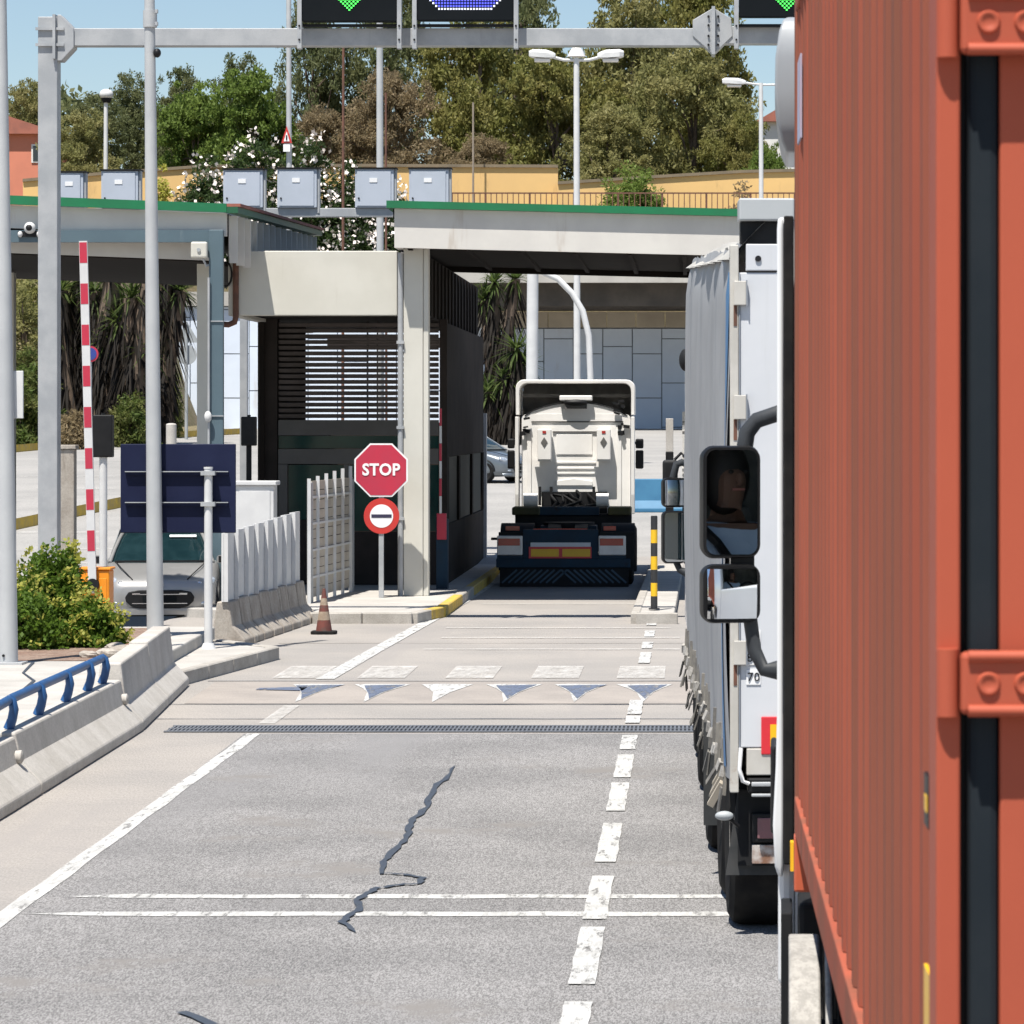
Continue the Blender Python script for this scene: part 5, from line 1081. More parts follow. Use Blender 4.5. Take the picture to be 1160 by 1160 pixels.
# fifth wheel and deck
MB().box(cxp(586), cxp(716), 69.2, 69.9, 0.55, czp(581)).build('chassis_boxes', M_dark, tr, bevel=0.02)
MB().cyl((tcx, 68.3, 1.08), (tcx, 68.3, 1.14), 0.48, n=28).build('fifth_wheel', M_dark, tr)
for s in (-1, 1): MB().box(min(tcx + s * .3, tcx + s * .52), max(tcx + s * .3, tcx + s * .52), 67.9, 68.7, 0.98, 1.08).build('fifth_wheel_bracket', M_chassis, tr)
for s in (-1, 1): MB().prism([(67.3, 0.99), (67.9, 0.99), (67.9, 1.12), (67.5, 1.06)], 'x', tcx + s * .25 - .12, tcx + s * .25 + .12).build('ramp', M_dark, tr)
MB().box(cxp(612), cxp(680), 69.2, 69.5, czp(584), czp(573)).build('deck_plate', M_chassis, tr, bevel=0.01)
for (a, b_) in ((583, 614), (690, 716)): MB().box(cxp(a), cxp(b_), 69.0, 69.9, czp(582), czp(573)).build('front_mudguard', mat('olive_grime', (0.07, 0.065, 0.02), (0.04, 0.04, 0.02), 0.8), tr, bevel=0.03, seg=3)
for (a, b_) in ((594, 610), (676, 690)): MB().cyl((cxp(a), 69.75, czp(566)), (cxp(b_), 69.75, czp(566)), 0.13, n=20).build('air_tank', M_cabw, tr, smooth=40)
for k in range(6):
    px = 622 + 8.5 * k; q_ = random.Random(k); j = lambda s: q_.uniform(-s, s); MB().tube([(cxp(px + j(5)), 69.93, czp(558 + j(3))), (cxp(px + 4 + j(6)), 69.8, czp(563 + j(3))), (cxp(px + 9 + j(8)), 69.7, czp(569 + j(2))), (cxp(px + j(9)), 69.5, czp(574))], 0.028, 6).build('air_hose', M_black, tr, smooth=60)
for px in (612, 625, 673): MB().box(cxp(px - 1.6), cxp(px + 1.6), 69.85, 69.9, czp(572), czp(551)).build('hose_stand', M_dark, tr)
MB().box(cxp(614), cxp(688), 69.95, 70.08, czp(582), czp(557)).build('recess_shade_block', M_black, tr)  # solid black block stands in for a recess lying in shade
# cab
cab = MB(); zb, zt = czp(584), czp(469)
x0, x1 = cxp(591), cxp(714)
cab.loft([[(x, y, z) for x, z in rbox(x1 - x0, zt - zb, 0.1, 3, (x0 + x1) / 2, (zb + zt) / 2)] for y in (CY, CY + 2.1)])
cab.build('cab_body', M_cabw, tr, smooth=30)
n = 14; dome = []
for y in (CY + 0.01, CY + 1.9):
    dome.append([(x0 + 0.06 + (x1 - x0 - 0.12) * k / n, y, zt - 0.04 + 0.26 * math.sin(math.pi * k / n) ** 0.7) for k in range(n + 1)])
d = MB(); d.loft(dome, cap=False, closed=False); d.add(dome[0], [tuple(range(n + 1))]); d.add(dome[1], [tuple(range(n + 1))]); d.build('cab_roof', M_cabw, tr, smooth=40)
MB().tube([(p[0], CY - 0.005, p[2] + 0.005) for p in dome[0]], 0.012, 6).build('roof_seam', M_dark, tr, smooth=60)
MB().box(cxp(602), cxp(706), CY - 0.02, CY - 0.003, czp(478.5), czp(477)).build('roof_gutter', M_cabin, tr)
MB().box(cxp(626), cxp(677), CY - 0.03, CY - 0.002, czp(490), czp(488.5)).build('rail_line', M_cabin, tr)
MB().box(cxp(630), cxp(671), CY - 0.02, CY - 0.002, czp(515), czp(492)).build('back_panel', M_cabw, tr, bevel=0.018, seg=3)
for py in (524, 530.5, 536): MB().box(cxp(629), cxp(675), CY - 0.022, CY - 0.002, czp(py + 1.2), czp(py - 1.2)).build('pressed_rib', M_cabw, tr, bevel=0.006)
MB().prism([(cxp(629), czp(550)), (cxp(671), czp(550)), (cxp(671), czp(545)), (cxp(650), czp(542)), (cxp(629), czp(545))], 'y', CY - 0.03, CY - 0.002).build('pressed_arch', M_cabw, tr, bevel=0.006)
for (a, b_) in ((597, 602), (699, 704)): MB().box(cxp(a), cxp(b_), CY - 0.03, CY - 0.002, czp(575), czp(486)).build('corner_trim', M_cabw, tr, bevel=0.008)
for (a, b_) in ((609.5, 625), (676.5, 692)):
    bx = MB().box(cxp(a), cxp(b_), CY - 0.30, CY - 0.05, czp(521), czp(486)).build('storage_box', M_cabw, tr, bevel=0.02, seg=3)
    xm = (cxp(a) + cxp(b_)) / 2; yb = CY - 0.306
    MB().prism([(xm, czp(495)), (xm + 0.065, czp(501)), (xm, czp(507)), (xm - 0.065, czp(501))], 'y', yb - 0.004, yb).build('dark_diamond', M_cabin, bx)
    MB().box(xm - 0.035, xm + 0.035, yb - 0.004, yb, czp(491), czp(488)).build('red_mark', M_lampred, bx)
    MB().box(cxp(a) - 0.08, cxp(b_), CY - 0.26, CY - 0.05, czp(522.5), czp(521.1)).build('box_shelf', M_cabw, tr)
# roof fairing shell and side collars, open to the back
def shell(px0, px1, py_top, y0, y1, th, m, name, zlow):
    xa, xb = cxp(px0), cxp(px1); ztop = czp(py_top); r = 0.16; outer = []
    outer.append((xa, zlow)); 
    for k in range(6): a = math.pi - math.pi / 2 * k / 5; outer.append((xa + r + r * math.cos(a), ztop - r + r * math.sin(a)))
    for k in range(6): a = math.pi / 2 - math.pi / 2 * k / 5; outer.append((xb - r + r * math.cos(a), ztop - r + r * math.sin(a)))
    outer.append((xb, zlow)); mid = (xa + xb) / 2
    inner = [(mid + (p[0] - mid) * (1 - th / ((xb - xa) / 2)), p[1] - (th if p[1] > zlow + 0.01 else 0)) for p in outer]
    prof = outer + inner[::-1]
    return MB().loft([[(p[0], y, p[1]) for p in prof] for y in (y0, y1)]).build(name, m, tr, bevel=0.012, smooth=35)
shell(584, 719, 430, 70.16, 71.4, 0.07, M_cabw, 'roof_fairing', czp(470))
for s, (a, b_) in ((-1, (584, 588)), (1, (715, 719))):
    MB().prism([(69.92, czp(472)), (70.4, czp(472)), (70.4, czp(582)), (69.98, czp(582)), (69.92, czp(560))], 'x', cxp(a), cxp(b_)).build('side_collar', M_cabw, tr, bevel=0.012)
MB().box(cxp(590), cxp(714), 71.2, 71.35, czp(475), czp(434)).build('fairing_inner', M_cabin, tr)
MB().box(cxp(590), cxp(713), 70.7, 70.8, czp(450), czp(446)).build('fairing_strut', M_cabin, tr)
MB().box(cxp(634), cxp(671), 69.95, 70.3, czp(454), czp(448)).build('work_lamp_hood', M_cabw, tr, bevel=0.02)
MB().sphere((cxp(652.5), 70.0, czp(456)), 0.24, 0.1, 0.07).build('work_lamp', M_black, tr, smooth=60)
MB().box(cxp(640), cxp(665), 69.98, 70.05, czp(463), czp(457.5)).build('lamp_plate', M_cabin, tr)
r = random.Random(5)
for (pxa, pya) in ((596, 482), (706, 486), (702, 462)):
    b = MB()
    for k in range(5):
        p = Vector((cxp(pxa + r.uniform(-4, 4)), 70.02 + r.uniform(-.04, .04), czp(pya + r.uniform(-8, 10)))); b.obox(p, (r.uniform(.05, .13), .05, r.uniform(.03, .09)), (0, r.uniform(-.3, .3), 0))
    b.build('hinge_bracket', M_dark, tr)
for s, (a, b_) in ((-1, (575, 583)), (1, (720, 729))):
    for (t0, t1) in ((497, 508), (510, 531)): MB().box(X(a, 71.9), X(b_, 71.9), 71.85, 72.0, Z(t1, 71.9), Z(t0, 71.9)).build('mirror', M_black, tr, bevel=0.03, seg=3)
    MB().tube([(X(a if s > 0 else b_, 71.9), 71.95, Z(502, 71.9)), (tcx + s * 1.1, 72.0, Z(500, 71.9))], 0.025, 6).build('mirror_arm', M_black, tr)
MB().box(cxp(592), cxp(713), CY + 2.0, CY + 2.2, 0.5, 1.4).build('front_bumper', M_cabw, tr, bevel=0.05)
MB().box(cxp(600), cxp(705), CY + 2.1, CY + 2.13, 1.9, 2.9).build('windscreen', M_carglass, tr)

# ---- curtain-sided trailer (local frame: x right, y forward)
ta = math.radians(1.6)
tl = thing('curtain_trailer', 'grey curtain-sided trailer with white rear door queued on the right', 'trailer', (0.262, 21.1, 0), rz=ta)
TLEN, TW = 9.2, 2.5
def ztop(y): return 4.03 + 0.33 * (y / TLEN)
def zbot(y): return 0.93 + 0.22 * (y / TLEN)
def tb(name, x0, x1, y0, y1, z0, z1, m, bev=0.0, par=None): return MB().box(x0, x1, y0, y1, z0, z1).build(name, m, par or tl, bevel=bev, local=True)
NS = 11
def curt(u, v):
    y = 0.02 + u * (TLEN - 0.05); z = zbot(y) + v * (ztop(y) - zbot(y))
    ph = u * NS * 2 * math.pi
    x = -0.022 - 0.018 * math.sin(ph) * (0.4 + 0.6 * (1 - v)) - 0.03 * math.sin(math.pi * v) - 0.012 * math.sin(u * 47 + v * 5)
    if v > 0.93: x += 0.05 * (v - 0.93) / 0.07
    return (x, y, z + 0.012 * math.sin(u * 60) * (1 if v > 0.97 else 0))
MB().grid(curt, 150, 22).build('curtain', M_curtain, tl, local=True, smooth=60)
MB().grid(lambda u, v: (lambda p: (p[0] - 0.006, p[1], p[2]))(curt(0.012 + u * 0.03, 0.02 + v * 0.93)), 8, 22).build('blue_stripe', M_curtblue, tl, local=True, smooth=60)
r = random.Random(3)
b = MB(); nu = 60
def tarp(u, v):
    y = 0.0 + u * TLEN; c = 0.05 * math.sin(u * 33) * math.sin(v * 3) + 0.03 * math.sin(u * 71 + 1); lift = 0.17 * max(0, 1 - y / 1.6) ** 1.5 + 0.05 * math.sin(u * 9)
    return (-0.04 + v * 0.5 + 0.03 * math.sin(u * 40 + v * 4), y, ztop(y) - 0.08 + (0.11 + lift + c * .7) * math.sin(min(1, v * 1.4) * math.pi / 2))
MB().grid(tarp, nu, 8).build('roof_tarp', M_tarp, tl, local=True, smooth=60)
tb('roof', 0.45, TW, 0.02, TLEN, 4.02, 4.06, M_tarp)
tb('roof_header', 0.02, 0.34, -0.02, 0.25, 4.17, 4.30, mat('header_grey', (0.40, 0.42, 0.43), (0.34, 0.36, 0.37), 0.5), 0.01)
tb('roof_header', 0.36, TW - 0.02, -0.02, 0.25, 4.14, 4.27, M_dark, 0.01)
tb('header_gap_shade', 0.03, TW - 0.05, 0.06, 0.2, 4.04, 4.165, M_black)  # black block stands for the shade in the gap below the header
tb('rear_frame_top', 0.06, TW - 0.06, -0.01, 0.1, 3.88, 4.035, M_door, 0.006)
tb('rear_post', -0.032, 0.018, -0.01, 0.11, 0.86, 4.03, M_post, 0.006)
tb('rear_post', TW - 0.06, TW, -0.01, 0.11, 0.86, 4.03, M_post, 0.006)
tb('rear_door', 0.024, 1.247, 0.0, 0.06, 1.12, 3.87, M_door, 0.006)
tb('rear_door', 1.253, TW - 0.064, 0.0, 0.06, 1.12, 3.87, M_door, 0.006)
tb('door_seam', 0.019, 0.026, -0.012, -0.002, 1.12, 3.87, M_joint)
for z0, z1 in ((3.68, 3.82), (3.02, 3.16), (1.60, 1.74)):
    h = tb('hinge', -0.01, 0.06, -0.035, -0.012, z0, z1, M_post, 0.004); tb('hinge_edge', 0.06, 0.067, -0.04, -0.011, z0 - 0.005, z1 + 0.005, M_joint, par=h)
    tb('hinge_stain', -0.012, 0.008, -0.014, -0.0105, z0 - 0.12, z0, M_rust)
for px in (0.13, 0.42): 
    MB().cyl((px, -0.02, 3.95), (px, -0.008, 3.95), 0.018, n=10).build('marker', M_dark, tl, local=True)
tb('label_plate', 0.062, 0.145, -0.006, -0.0005, 1.485, 1.57, M_signwhite)
text_obj('number_lettering', '70', 0.072, M_black, tl, (0.104, -0.008, 1.527), 0.0)
tb('label_plate', 0.062, 0.145, -0.006, -0.0005, 1.60, 1.80, M_signwhite)
text_obj('number_lettering', '8', 0.072, M_black, tl, (0.082, -0.008, 1.64), 0.0)
rp = tb('marker_plate', 0.148, 0.72, -0.014, -0.002, 1.08, 1.30, M_reflr, 0.006); tb('yellow_panel', 0.20, 0.67, -0.018, -0.0142, 1.125, 1.255, M_refly, par=rp)
tb('sill', 0.064, TW - 0.064, -0.006, 0.1, 0.96, 1.115, M_post, 0.006)
tb('bumper', 0.07, TW - 0.07, -0.03, 0.12, 0.86, 0.945, M_black, 0.01)
tb('step_bar', 0.09, 0.6, -0.06, -0.032, 0.90, 0.925, M_galv, 0.006)
tb('step_bar', 0.09, 0.6, -0.06, -0.032, 0.84, 0.858, M_galv, 0.006)
tb('under_panel', 0.02, TW - 0.02, 0.14, 0.2, 0.42, 0.86, M_dark)
lamp = tb('tail_lamp', 0.10, 0.42, 0.08, 0.138, 0.56, 0.73, M_black, 0.01); tb('red_lens', 0.13, 0.40, 0.07, 0.079, 0.585, 0.705, mat('dusty_lens', (0.22, 0.10, 0.11), (0.16, 0.09, 0.10), 0.3, scale=6), 0.004, lamp)
tb('rusty_plate', 0.10, 0.30, 0.08, 0.138, 0.44, 0.545, mat('flaking_plate', (0.55, 0.53, 0.50), (0.20, 0.10, 0.06), 0.8, scale=9), 0.0)
MB().prism([(-0.05, 0.36), (0.42, 0.36), (0.42, 0.84), (0.02, 0.84)], 'y', 0.18, 0.2).build('mudflap', M_flap, tl, local=True)
MB().tube([(0.02, 0.05, 0.66), (-0.05, 0.02, 0.72)], 0.012, 6).build('lamp_stalk', M_black, tl, local=True); MB().sphere((-0.065, 0.01, 0.725), 0.055, 0.03, 0.028, 12, 8).build('side_lamp', M_grey, tl, local=True, smooth=60)
MB().prism([(-0.09, 0.34), (0.06, 0.34), (0.06, 1.02), (-0.09, 1.02)], 'y', 3.0, 3.03).build('side_mudflap', M_flap, tl, local=True)
tb('side_box', -0.02, 0.1, 3.05, 3.9, 0.45, 0.95, M_dark, 0.02)
for y in (0.75, 2.05, 4.6):
    wheel(tl, -0.02, 0.34, y, 0.5, 0.5); wheel(tl, TW - 0.34, TW + 0.02, y, 0.5, 0.5, face=1)
    MB().cyl((0.3, y, 0.5), (TW - 0.3, y, 0.5), 0.07, n=12).build('axle', M_dark, tl, local=True)
tb('chassis_beam', 0.6, 0.75, 0.2, TLEN + 1.0, 0.8, 1.1, M_dark); tb('chassis_beam', TW - 0.75, TW - 0.6, 0.2, TLEN + 1.0, 0.8, 1.1, M_dark)
tb('floor', 0.0, TW, 0.12, TLEN, 1.0, 1.1, M_dark); tb('front_wall', 0, TW, TLEN, TLEN + 0.06, 1.0, 4.2, M_door); tb('off_side', TW - 0.03, TW, 0.12, TLEN, 1.1, 4.03, M_curtain)
for k in range(19):
    y = 0.3 + k * 0.48 + r.uniform(-.08, .08); z = zbot(y) + r.uniform(-.03, .03); x = -0.05
    MB().obox((x, y, z + 0.03), (0.02, 0.05, 0.30), (0, 0.05, 0)).build('strap', M_strap, tl, local=True)
    MB().obox((x - 0.018, y, z + 0.02), (0.022, 0.05, 0.065), (r.uniform(-.5, .5), r.uniform(0, .4), r.uniform(-.4, .4))).build('buckle', M_dusty, tl, local=True)
    MB().obox((x - 0.035, y - 0.06, z - 0.14 - 0.03 * (k % 3)), (0.010, 0.04, 0.15), (r.uniform(.1, .8), r.uniform(.1, .4), r.uniform(-.3, .3))).build('strap_tail', M_strap, tl, local=True)
for k in range(3): MB().obox((-0.055 - 0.02 * k, 0.75 - 0.16 * k, 0.90 - 0.045 * k), (0.04, 0.05, 0.16), (0.3, 0.5, 0)).build('strap_tail', mat('pale_webbing', (0.42, 0.37, 0.30), (0.33, 0.29, 0.23), 0.9), tl, local=True)
MB().tube([(0.03, -0.02, 1.12), (0.02, -0.05, 1.0), (0.04, -0.05, 0.93), (0.075, -0.03, 0.915)], 0.012, 6).build('seal_cord', M_signwhite, tl, local=True, smooth=60)
# its road tractor, mostly hidden
t2 = thing('truck_tractor', 'white tractor in front of the grey curtain trailer, only mirrors and a sliver showing', 'truck', (0.262, 21.1, 0), rz=ta)
def t2b(name, x0, x1, y0, y1, z0, z1, m, bev=0.0): return MB().box(x0, x1, y0, y1, z0, z1).build(name, m, t2, bevel=bev, local=True)
y0 = TLEN + 1.2
MB().loft([[(x, y, z) for x, z in rbox(2.46, 2.7, 0.2, 4, 1.27, 2.35)] for y in (y0, y0 + 2.2)]).build('cab_body', M_truckw, t2, local=True, smooth=35)
MB().loft([[(x, y, z) for x, z in rbox(w_, h_, 0.2, 4, 1.27, 3.6 + h_ / 2)] for y, w_, h_ in ((y0 + 0.1, 2.3, 0.62), (y0 + 1.2, 2.2, 0.5), (y0 + 2.0, 1.9, 0.2))]).build('roof_fairing', M_truckw, t2, local=True, smooth=40)
for s in (0.1, 2.15): wheel(t2, s, s + 0.3, y0 + 1.3, 0.5, 0.5)
t2b('chassis', 0.6, 1.9, y0 - 3.0, y0 + 2.0, 0.75, 1.0, M_dark)
for s in (0.05, 2.0): wheel(t2, s, s + 0.5, y0 - 1.6, 0.5, 0.5)
t2b('door_window', -0.0, 0.036, y0 + 0.3, y0 + 1.6, 1.75, 3.1, M_carglass, 0.0)
t2b('red_white_sticker', 0.018, 0.036, y0 + 0.2, y0 + 0.5, 3.05, 3.5, M_reflr)
MY = y0 + 1.7
def mirror_set(T, xa, xb, y, zs, yaw, arm_top, arm_bot, xin, local=True):
    for (z0, z1) in zs:
        cx, cz, w, h = (xa + xb) / 2, (z0 + z1) / 2, xb - xa, z1 - z0; R = Matrix.Rotation(yaw, 3, 'Z'); C0 = Vector((cx, y, cz))
        def tf(b): b.v = [tuple(C0 + R @ Vector(p)) for p in b.v]; return b
        rr = min(w, h) * 0.2
        rings = []
        for yy, s in ((-0.03, 0.97), (0.0, 1.0), (0.05, 0.97), (0.10, 0.8), (0.12, 0.55)): rings.append([(px_ * s, yy, pz * s) for px_, pz in rbox(w, h, rr, 5)])
        hs = tf(MB().loft(rings)).build('mirror_housing', M_black, T, local=local, smooth=40)
        if h < w * 1.3:                      # wide-angle glass, gently domed
            nq = 14
            def dome_pt(u, v):
                a, b_ = 2 * u - 1, 2 * v - 1; return (a * (w / 2 - 0.02), -0.0315 - 0.022 * (2 - a * a - b_ * b_) / 2, b_ * (h / 2 - 0.02))
            tf(MB().grid(dome_pt, nq, nq)).build('mirror_glass', M_mirror, hs, local=local, smooth=80); continue
        q = rbox(w - 0.034, h - 0.034, rr * 0.75, 5)
        tf(MB().add([(a, -0.0325, c_) for a, c_ in q] + [(a, -0.028, c_) for a, c_ in q], [tuple(range(len(q))), tuple(range(2 * len(q) - 1, len(q) - 1, -1))] + [(i, (i + 1) % len(q), (i + 1) % len(q) + len(q), i + len(q)) for i in range(len(q))])).build('mirror_glass', M_mirror, hs, local=local)
    MB().tube(arm_top, [0.035] * len(arm_top), 10).build('mirror_arm', M_dusty_dark, T, local=local, smooth=60)
    MB().tube(arm_bot, [0.03] * (len(arm_bot) - 1) + [0.05], 10).build('mirror_arm', M_dusty_dark, T, local=local, smooth=60)
M_dusty_dark = mat('dark_grey_plastic', (0.025, 0.028, 0.032), (0.04, 0.044, 0.05), 0.6, scale=6, spec=0.3)
xm0, xm1 = -0.185, 0.035
mirror_set(t2, xm0, xm1, MY, ((2.23, 2.50), (1.72, 2.20)), 0.22, [(-0.08, MY + 0.03, 2.5), (-0.05, MY + 0.03, 2.62), (0.05, MY + 0.03, 2.66), (0.12, MY, 2.64)], [(-0.06, MY + 0.03, 1.75), (-0.02, MY + 0.03, 1.66), (0.08, MY, 1.62)], 0.04)
MB().box(-0.17, -0.03, MY + 0.3, MY + 0.4, 2.42, 2.66).build('ramp_mirror', M_black, t2, bevel=0.03, seg=3, local=True)
MB().tube([(-0.06, MY + 0.35, 2.66), (0.0, MY + 0.35, 2.72), (0.1, MY + 0.35, 2.70)], 0.015, 6).build('mirror_arm', M_black, t2, local=True)
MB().sphere((-0.0, y0 + 0.4, 3.55), 0.06, 0.1, 0.1).build('horn', M_dark, t2, local=True, smooth=60)

# ---- red container and the white truck that carries it
CX, CY0, CY1, CZ0, CZ1, CW = 0.364, 5.40, 12.75, 1.58, 4.50, 2.44
ct = thing('shipping_container', 'rust red corrugated shipping container filling the right side', 'container', (CX, CY0, CZ0))
def cbx(name, x0, x1, y0, y1, z0, z1, m, bev=0.0, par=None): return MB().box(x0, x1, y0, y1, z0, z1).build(name, m, par or ct, bevel=bev)
def corr(xo, sgn):
    pts = []; y = CY0 + 0.16; pitch = 0.278
    while y < CY1 - 0.16:
        for f_, dd in ((0, 0.008), (0.26, 0.008), (0.5, 0.042), (0.76, 0.042)):
            yy = y + f_ * pitch
            if yy < CY1 - 0.12: pts.append((xo + sgn * dd, yy))
        y += pitch
    b = MB(); n = len(pts); zs = [CZ0 + 0.13, CZ1 - 0.08]
    b.add([(p[0], p[1], z) for z in zs for p in pts], [(i, i + 1, n + i + 1, n + i) for i in range(n - 1)]); return b
corr(CX, 1).build('corrugated_side', M_cont, ct)
corr(CX + CW, -1).build('corrugated_side', M_cont, ct)
cbx('bottom_rail', CX - 0.004, CX + 0.09, CY0 + 0.17, CY1 - 0.13, CZ0, CZ0 + 0.128, M_cont, 0.006)
cbx('bottom_rail', CX + CW - 0.09, CX + CW + 0.004, CY0 + 0.17, CY1 - 0.13, CZ0, CZ0 + 0.128, M_cont, 0.006)
cbx('top_rail', CX, CX + 0.07, CY0 + 0.17, CY1 - 0.13, CZ1 - 0.078, CZ1, M_cont, 0.006)
cbx('top_rail', CX + CW - 0.07, CX + CW, CY0 + 0.17, CY1 - 0.13, CZ1 - 0.078, CZ1, M_cont, 0.006)
cbx('roof', CX + 0.072, CX + CW - 0.072, CY0 + 0.1, CY1 - 0.05, CZ1 - 0.04, CZ1 - 0.02, M_cont)
cbx('floor', CX + 0.1, CX + CW - 0.1, CY0 + 0.1, CY1 - 0.05, CZ0 + 0.05, CZ0 + 0.12, M_dark)
for xx in (CX, CX + CW - 0.15): cbx('front_post', xx, xx + 0.15, CY1 - 0.12, CY1, CZ0, CZ1, M_cont, 0.008)
cbx('front_wall', CX + 0.152, CX + CW - 0.152, CY1 - 0.06, CY1 - 0.03, CZ0, CZ1, M_cont)
cbx('corner_post', CX, CX + 0.036, CY0, CY0 + 0.16, CZ0 + 0.12, CZ1 - 0.12, M_contd, 0.005)
cbx('corner_post', CX + CW - 0.036, CX + CW, CY0, CY0 + 0.16, CZ0 + 0.12, CZ1 - 0.12, M_contd, 0.005)
for zz in (CZ0, CZ1 - 0.118):
    for xx in (CX - 0.004, CX + CW - 0.156):
        for yy in (CY0 - 0.004,): cbx('corner_casting', xx, xx + 0.16, yy, yy + 0.17, zz, zz + 0.118, M_contd, 0.008)
cbx('gasket', CX + 0.038, CX + 0.048, CY0 + 0.05, CY0 + 0.1, CZ0 + 0.13, CZ1 - 0.13, M_black)
cbx('gasket', CX + 0.0485, CX + 0.094, CY0 + 0.012, CY0 + 0.1, CZ0 + 0.13, CZ1 - 0.13, mat('gasket_rubber', (0.012, 0.017, 0.022), (0.016, 0.021, 0.026), 0.7, scale=6, spec=0.15), 0.012)
for (a, b_) in ((CX + 0.095, CX + CW / 2 - 0.01), (CX + CW / 2 + 0.01, CX + CW - 0.095)):
    d = cbx('door', a, b_, CY0 + 0.008, CY0 + 0.06, CZ0 + 0.13, CZ1 - 0.13, M_contd, 0.004)
    for xx in (a + 0.3, b_ - 0.25):
        MB().cyl((xx, CY0 - 0.03, CZ0 + 0.1), (xx, CY0 - 0.03, CZ1 - 0.1), 0.018, n=10).build('lock_rod', M_galv, d, smooth=50)
for z in (3.59, 2.616, 1.95, 4.2):
    h = MB(); h.box(CX + 0.034, CX + 0.22, CY0 - 0.034, CY0 - 0.006, z - 0.046, z + 0.046); h = h.build('hinge', M_contd, ct, bevel=0.008)
    for s in (-1, 1): MB().tube([(CX + 0.045, CY0 - 0.035, z + s * 0.04), (CX + 0.22, CY0 - 0.035, z + s * 0.04)], 0.009, 8).build('hinge_edge', M_contd, h, smooth=50)
    MB().cyl((CX + 0.016, CY0 - 0.008, z - 0.05), (CX + 0.016, CY0 - 0.008, z + 0.05), 0.017, n=14).build('hinge_knuckle', M_contd, h, smooth=50)
    for xx in (CX + 0.075, CX + 0.13): MB().lathe([(0.001, -0.004), (0.009, -0.004), (0.011, -0.006), (0.015, -0.006), (0.018, 0.0)], (xx, CY0 - 0.034, z), 16, 'y').build('bolt', M_contd, h, smooth=50)
cbx('yellow_reflector', CX - 0.006, CX - 0.001, CY0 + 0.03, CY0 + 0.15, 1.93, 2.155, M_refly) if False else None
MB().box(CX + 0.001, CX + 0.007, CY0 + 0.16, CY0 + 0.30, 1.95, 2.155).build('yellow_reflector', M_refly, ct)
MB().box(CX + 0.001, CX + 0.0075, CY0 + 0.20, CY0 + 0.30, 2.375, 2.455).build('black_label', M_black, ct)
MB().box(CX - 0.001, CX + 0.0005, CY0 + 0.21, CY0 + 0.26, 2.40, 2.425).build('yellow_label', M_refly, ct)
MB().box(CX + 0.002, CX + 0.0078, CY1 - 0.62, CY1 - 0.28, 3.95, 4.23).build('pale_blue_patch', mat('pale_blue_patch', (0.35, 0.42, 0.58), (0.45, 0.35, 0.42), 0.6, scale=4), ct)  # plain pale blue patch on the side near the cab end

tk = thing('container_truck', 'white tractor and dusty chassis carrying the red container', 'truck', (0.318, 13.2, 0), rz=math.radians(-1.4))
def kb(name, x0, x1, y0, y1, z0, z1, m, bev=0.0, par=None): return MB().box(x0, x1, y0, y1, z0, z1).build(name, m, par or tk, bevel=bev, local=True)
kb('chassis_rail', 0.75, 0.9, -6.5, 2.0, 1.05, 1.40, M_dark); kb('chassis_rail', 1.65, 1.8, -6.5, 2.0, 1.05, 1.40, M_dark)
kb('bolster', 0.14, 2.3, -0.72, -0.5, 1.405, 1.56, M_contd, 0.01); kb('bolster', 0.14, 2.3, -7.4, -7.2, 1.405, 1.56, M_contd, 0.01)
kb('bolster_end', 0.055, 0.139, -0.62, -0.46, 1.38, 1.57, mat('orange_red_bracket', (0.50, 0.10, 0.04), (0.45, 0.09, 0.04), 0.5), 0.008)
kb('side_marker', 0.042, 0.054, -0.60, -0.53, 1.45, 1.55, M_refly)
kb('tool_box', 0.07, 0.7, -0.45, -0.05, 0.85, 1.32, M_dark, 0.02)
kb('side_skirt', 0.01, 0.05, -0.40, 0.0, 0.75, 1.28, M_dark, 0.006)
arc_fender(tk, 0.035, 0.135, -1.25, 0.68, 0.64, 8, 172, M_dusty, 0.06); arc_fender(tk, 0.150, 0.172, -1.25, 0.68, 0.645, 8, 172, M_dusty, 0.03); arc_fender(tk, 0.19, 0.62, -1.25, 0.68, 0.60, 10, 170, M_dark, 0.03)
MB().prism([(-1.85, 0.55), (-1.70, 0.62), (-1.70, 0.9), (-1.78, 0.9)], 'x', 0.0, 0.6).build('mudflap', M_flap, tk, local=True)
kb('mudguard_stay', 0.165, 0.20, -1.30, -1.20, 1.28, 1.36, M_black)
for y, xs_ in ((-1.25, (0.0, 0.33, 1.87, 2.2)), (1.3, (0.02, 2.18)), (-5.0, (0.0, 0.33, 1.87, 2.2)), (-6.2, (0.0, 0.33, 1.87, 2.2))):
    for xx in xs_: wheel(tk, xx, xx + 0.29, y, 0.52, 0.52, face=-1 if xx < 1.2 else 1)
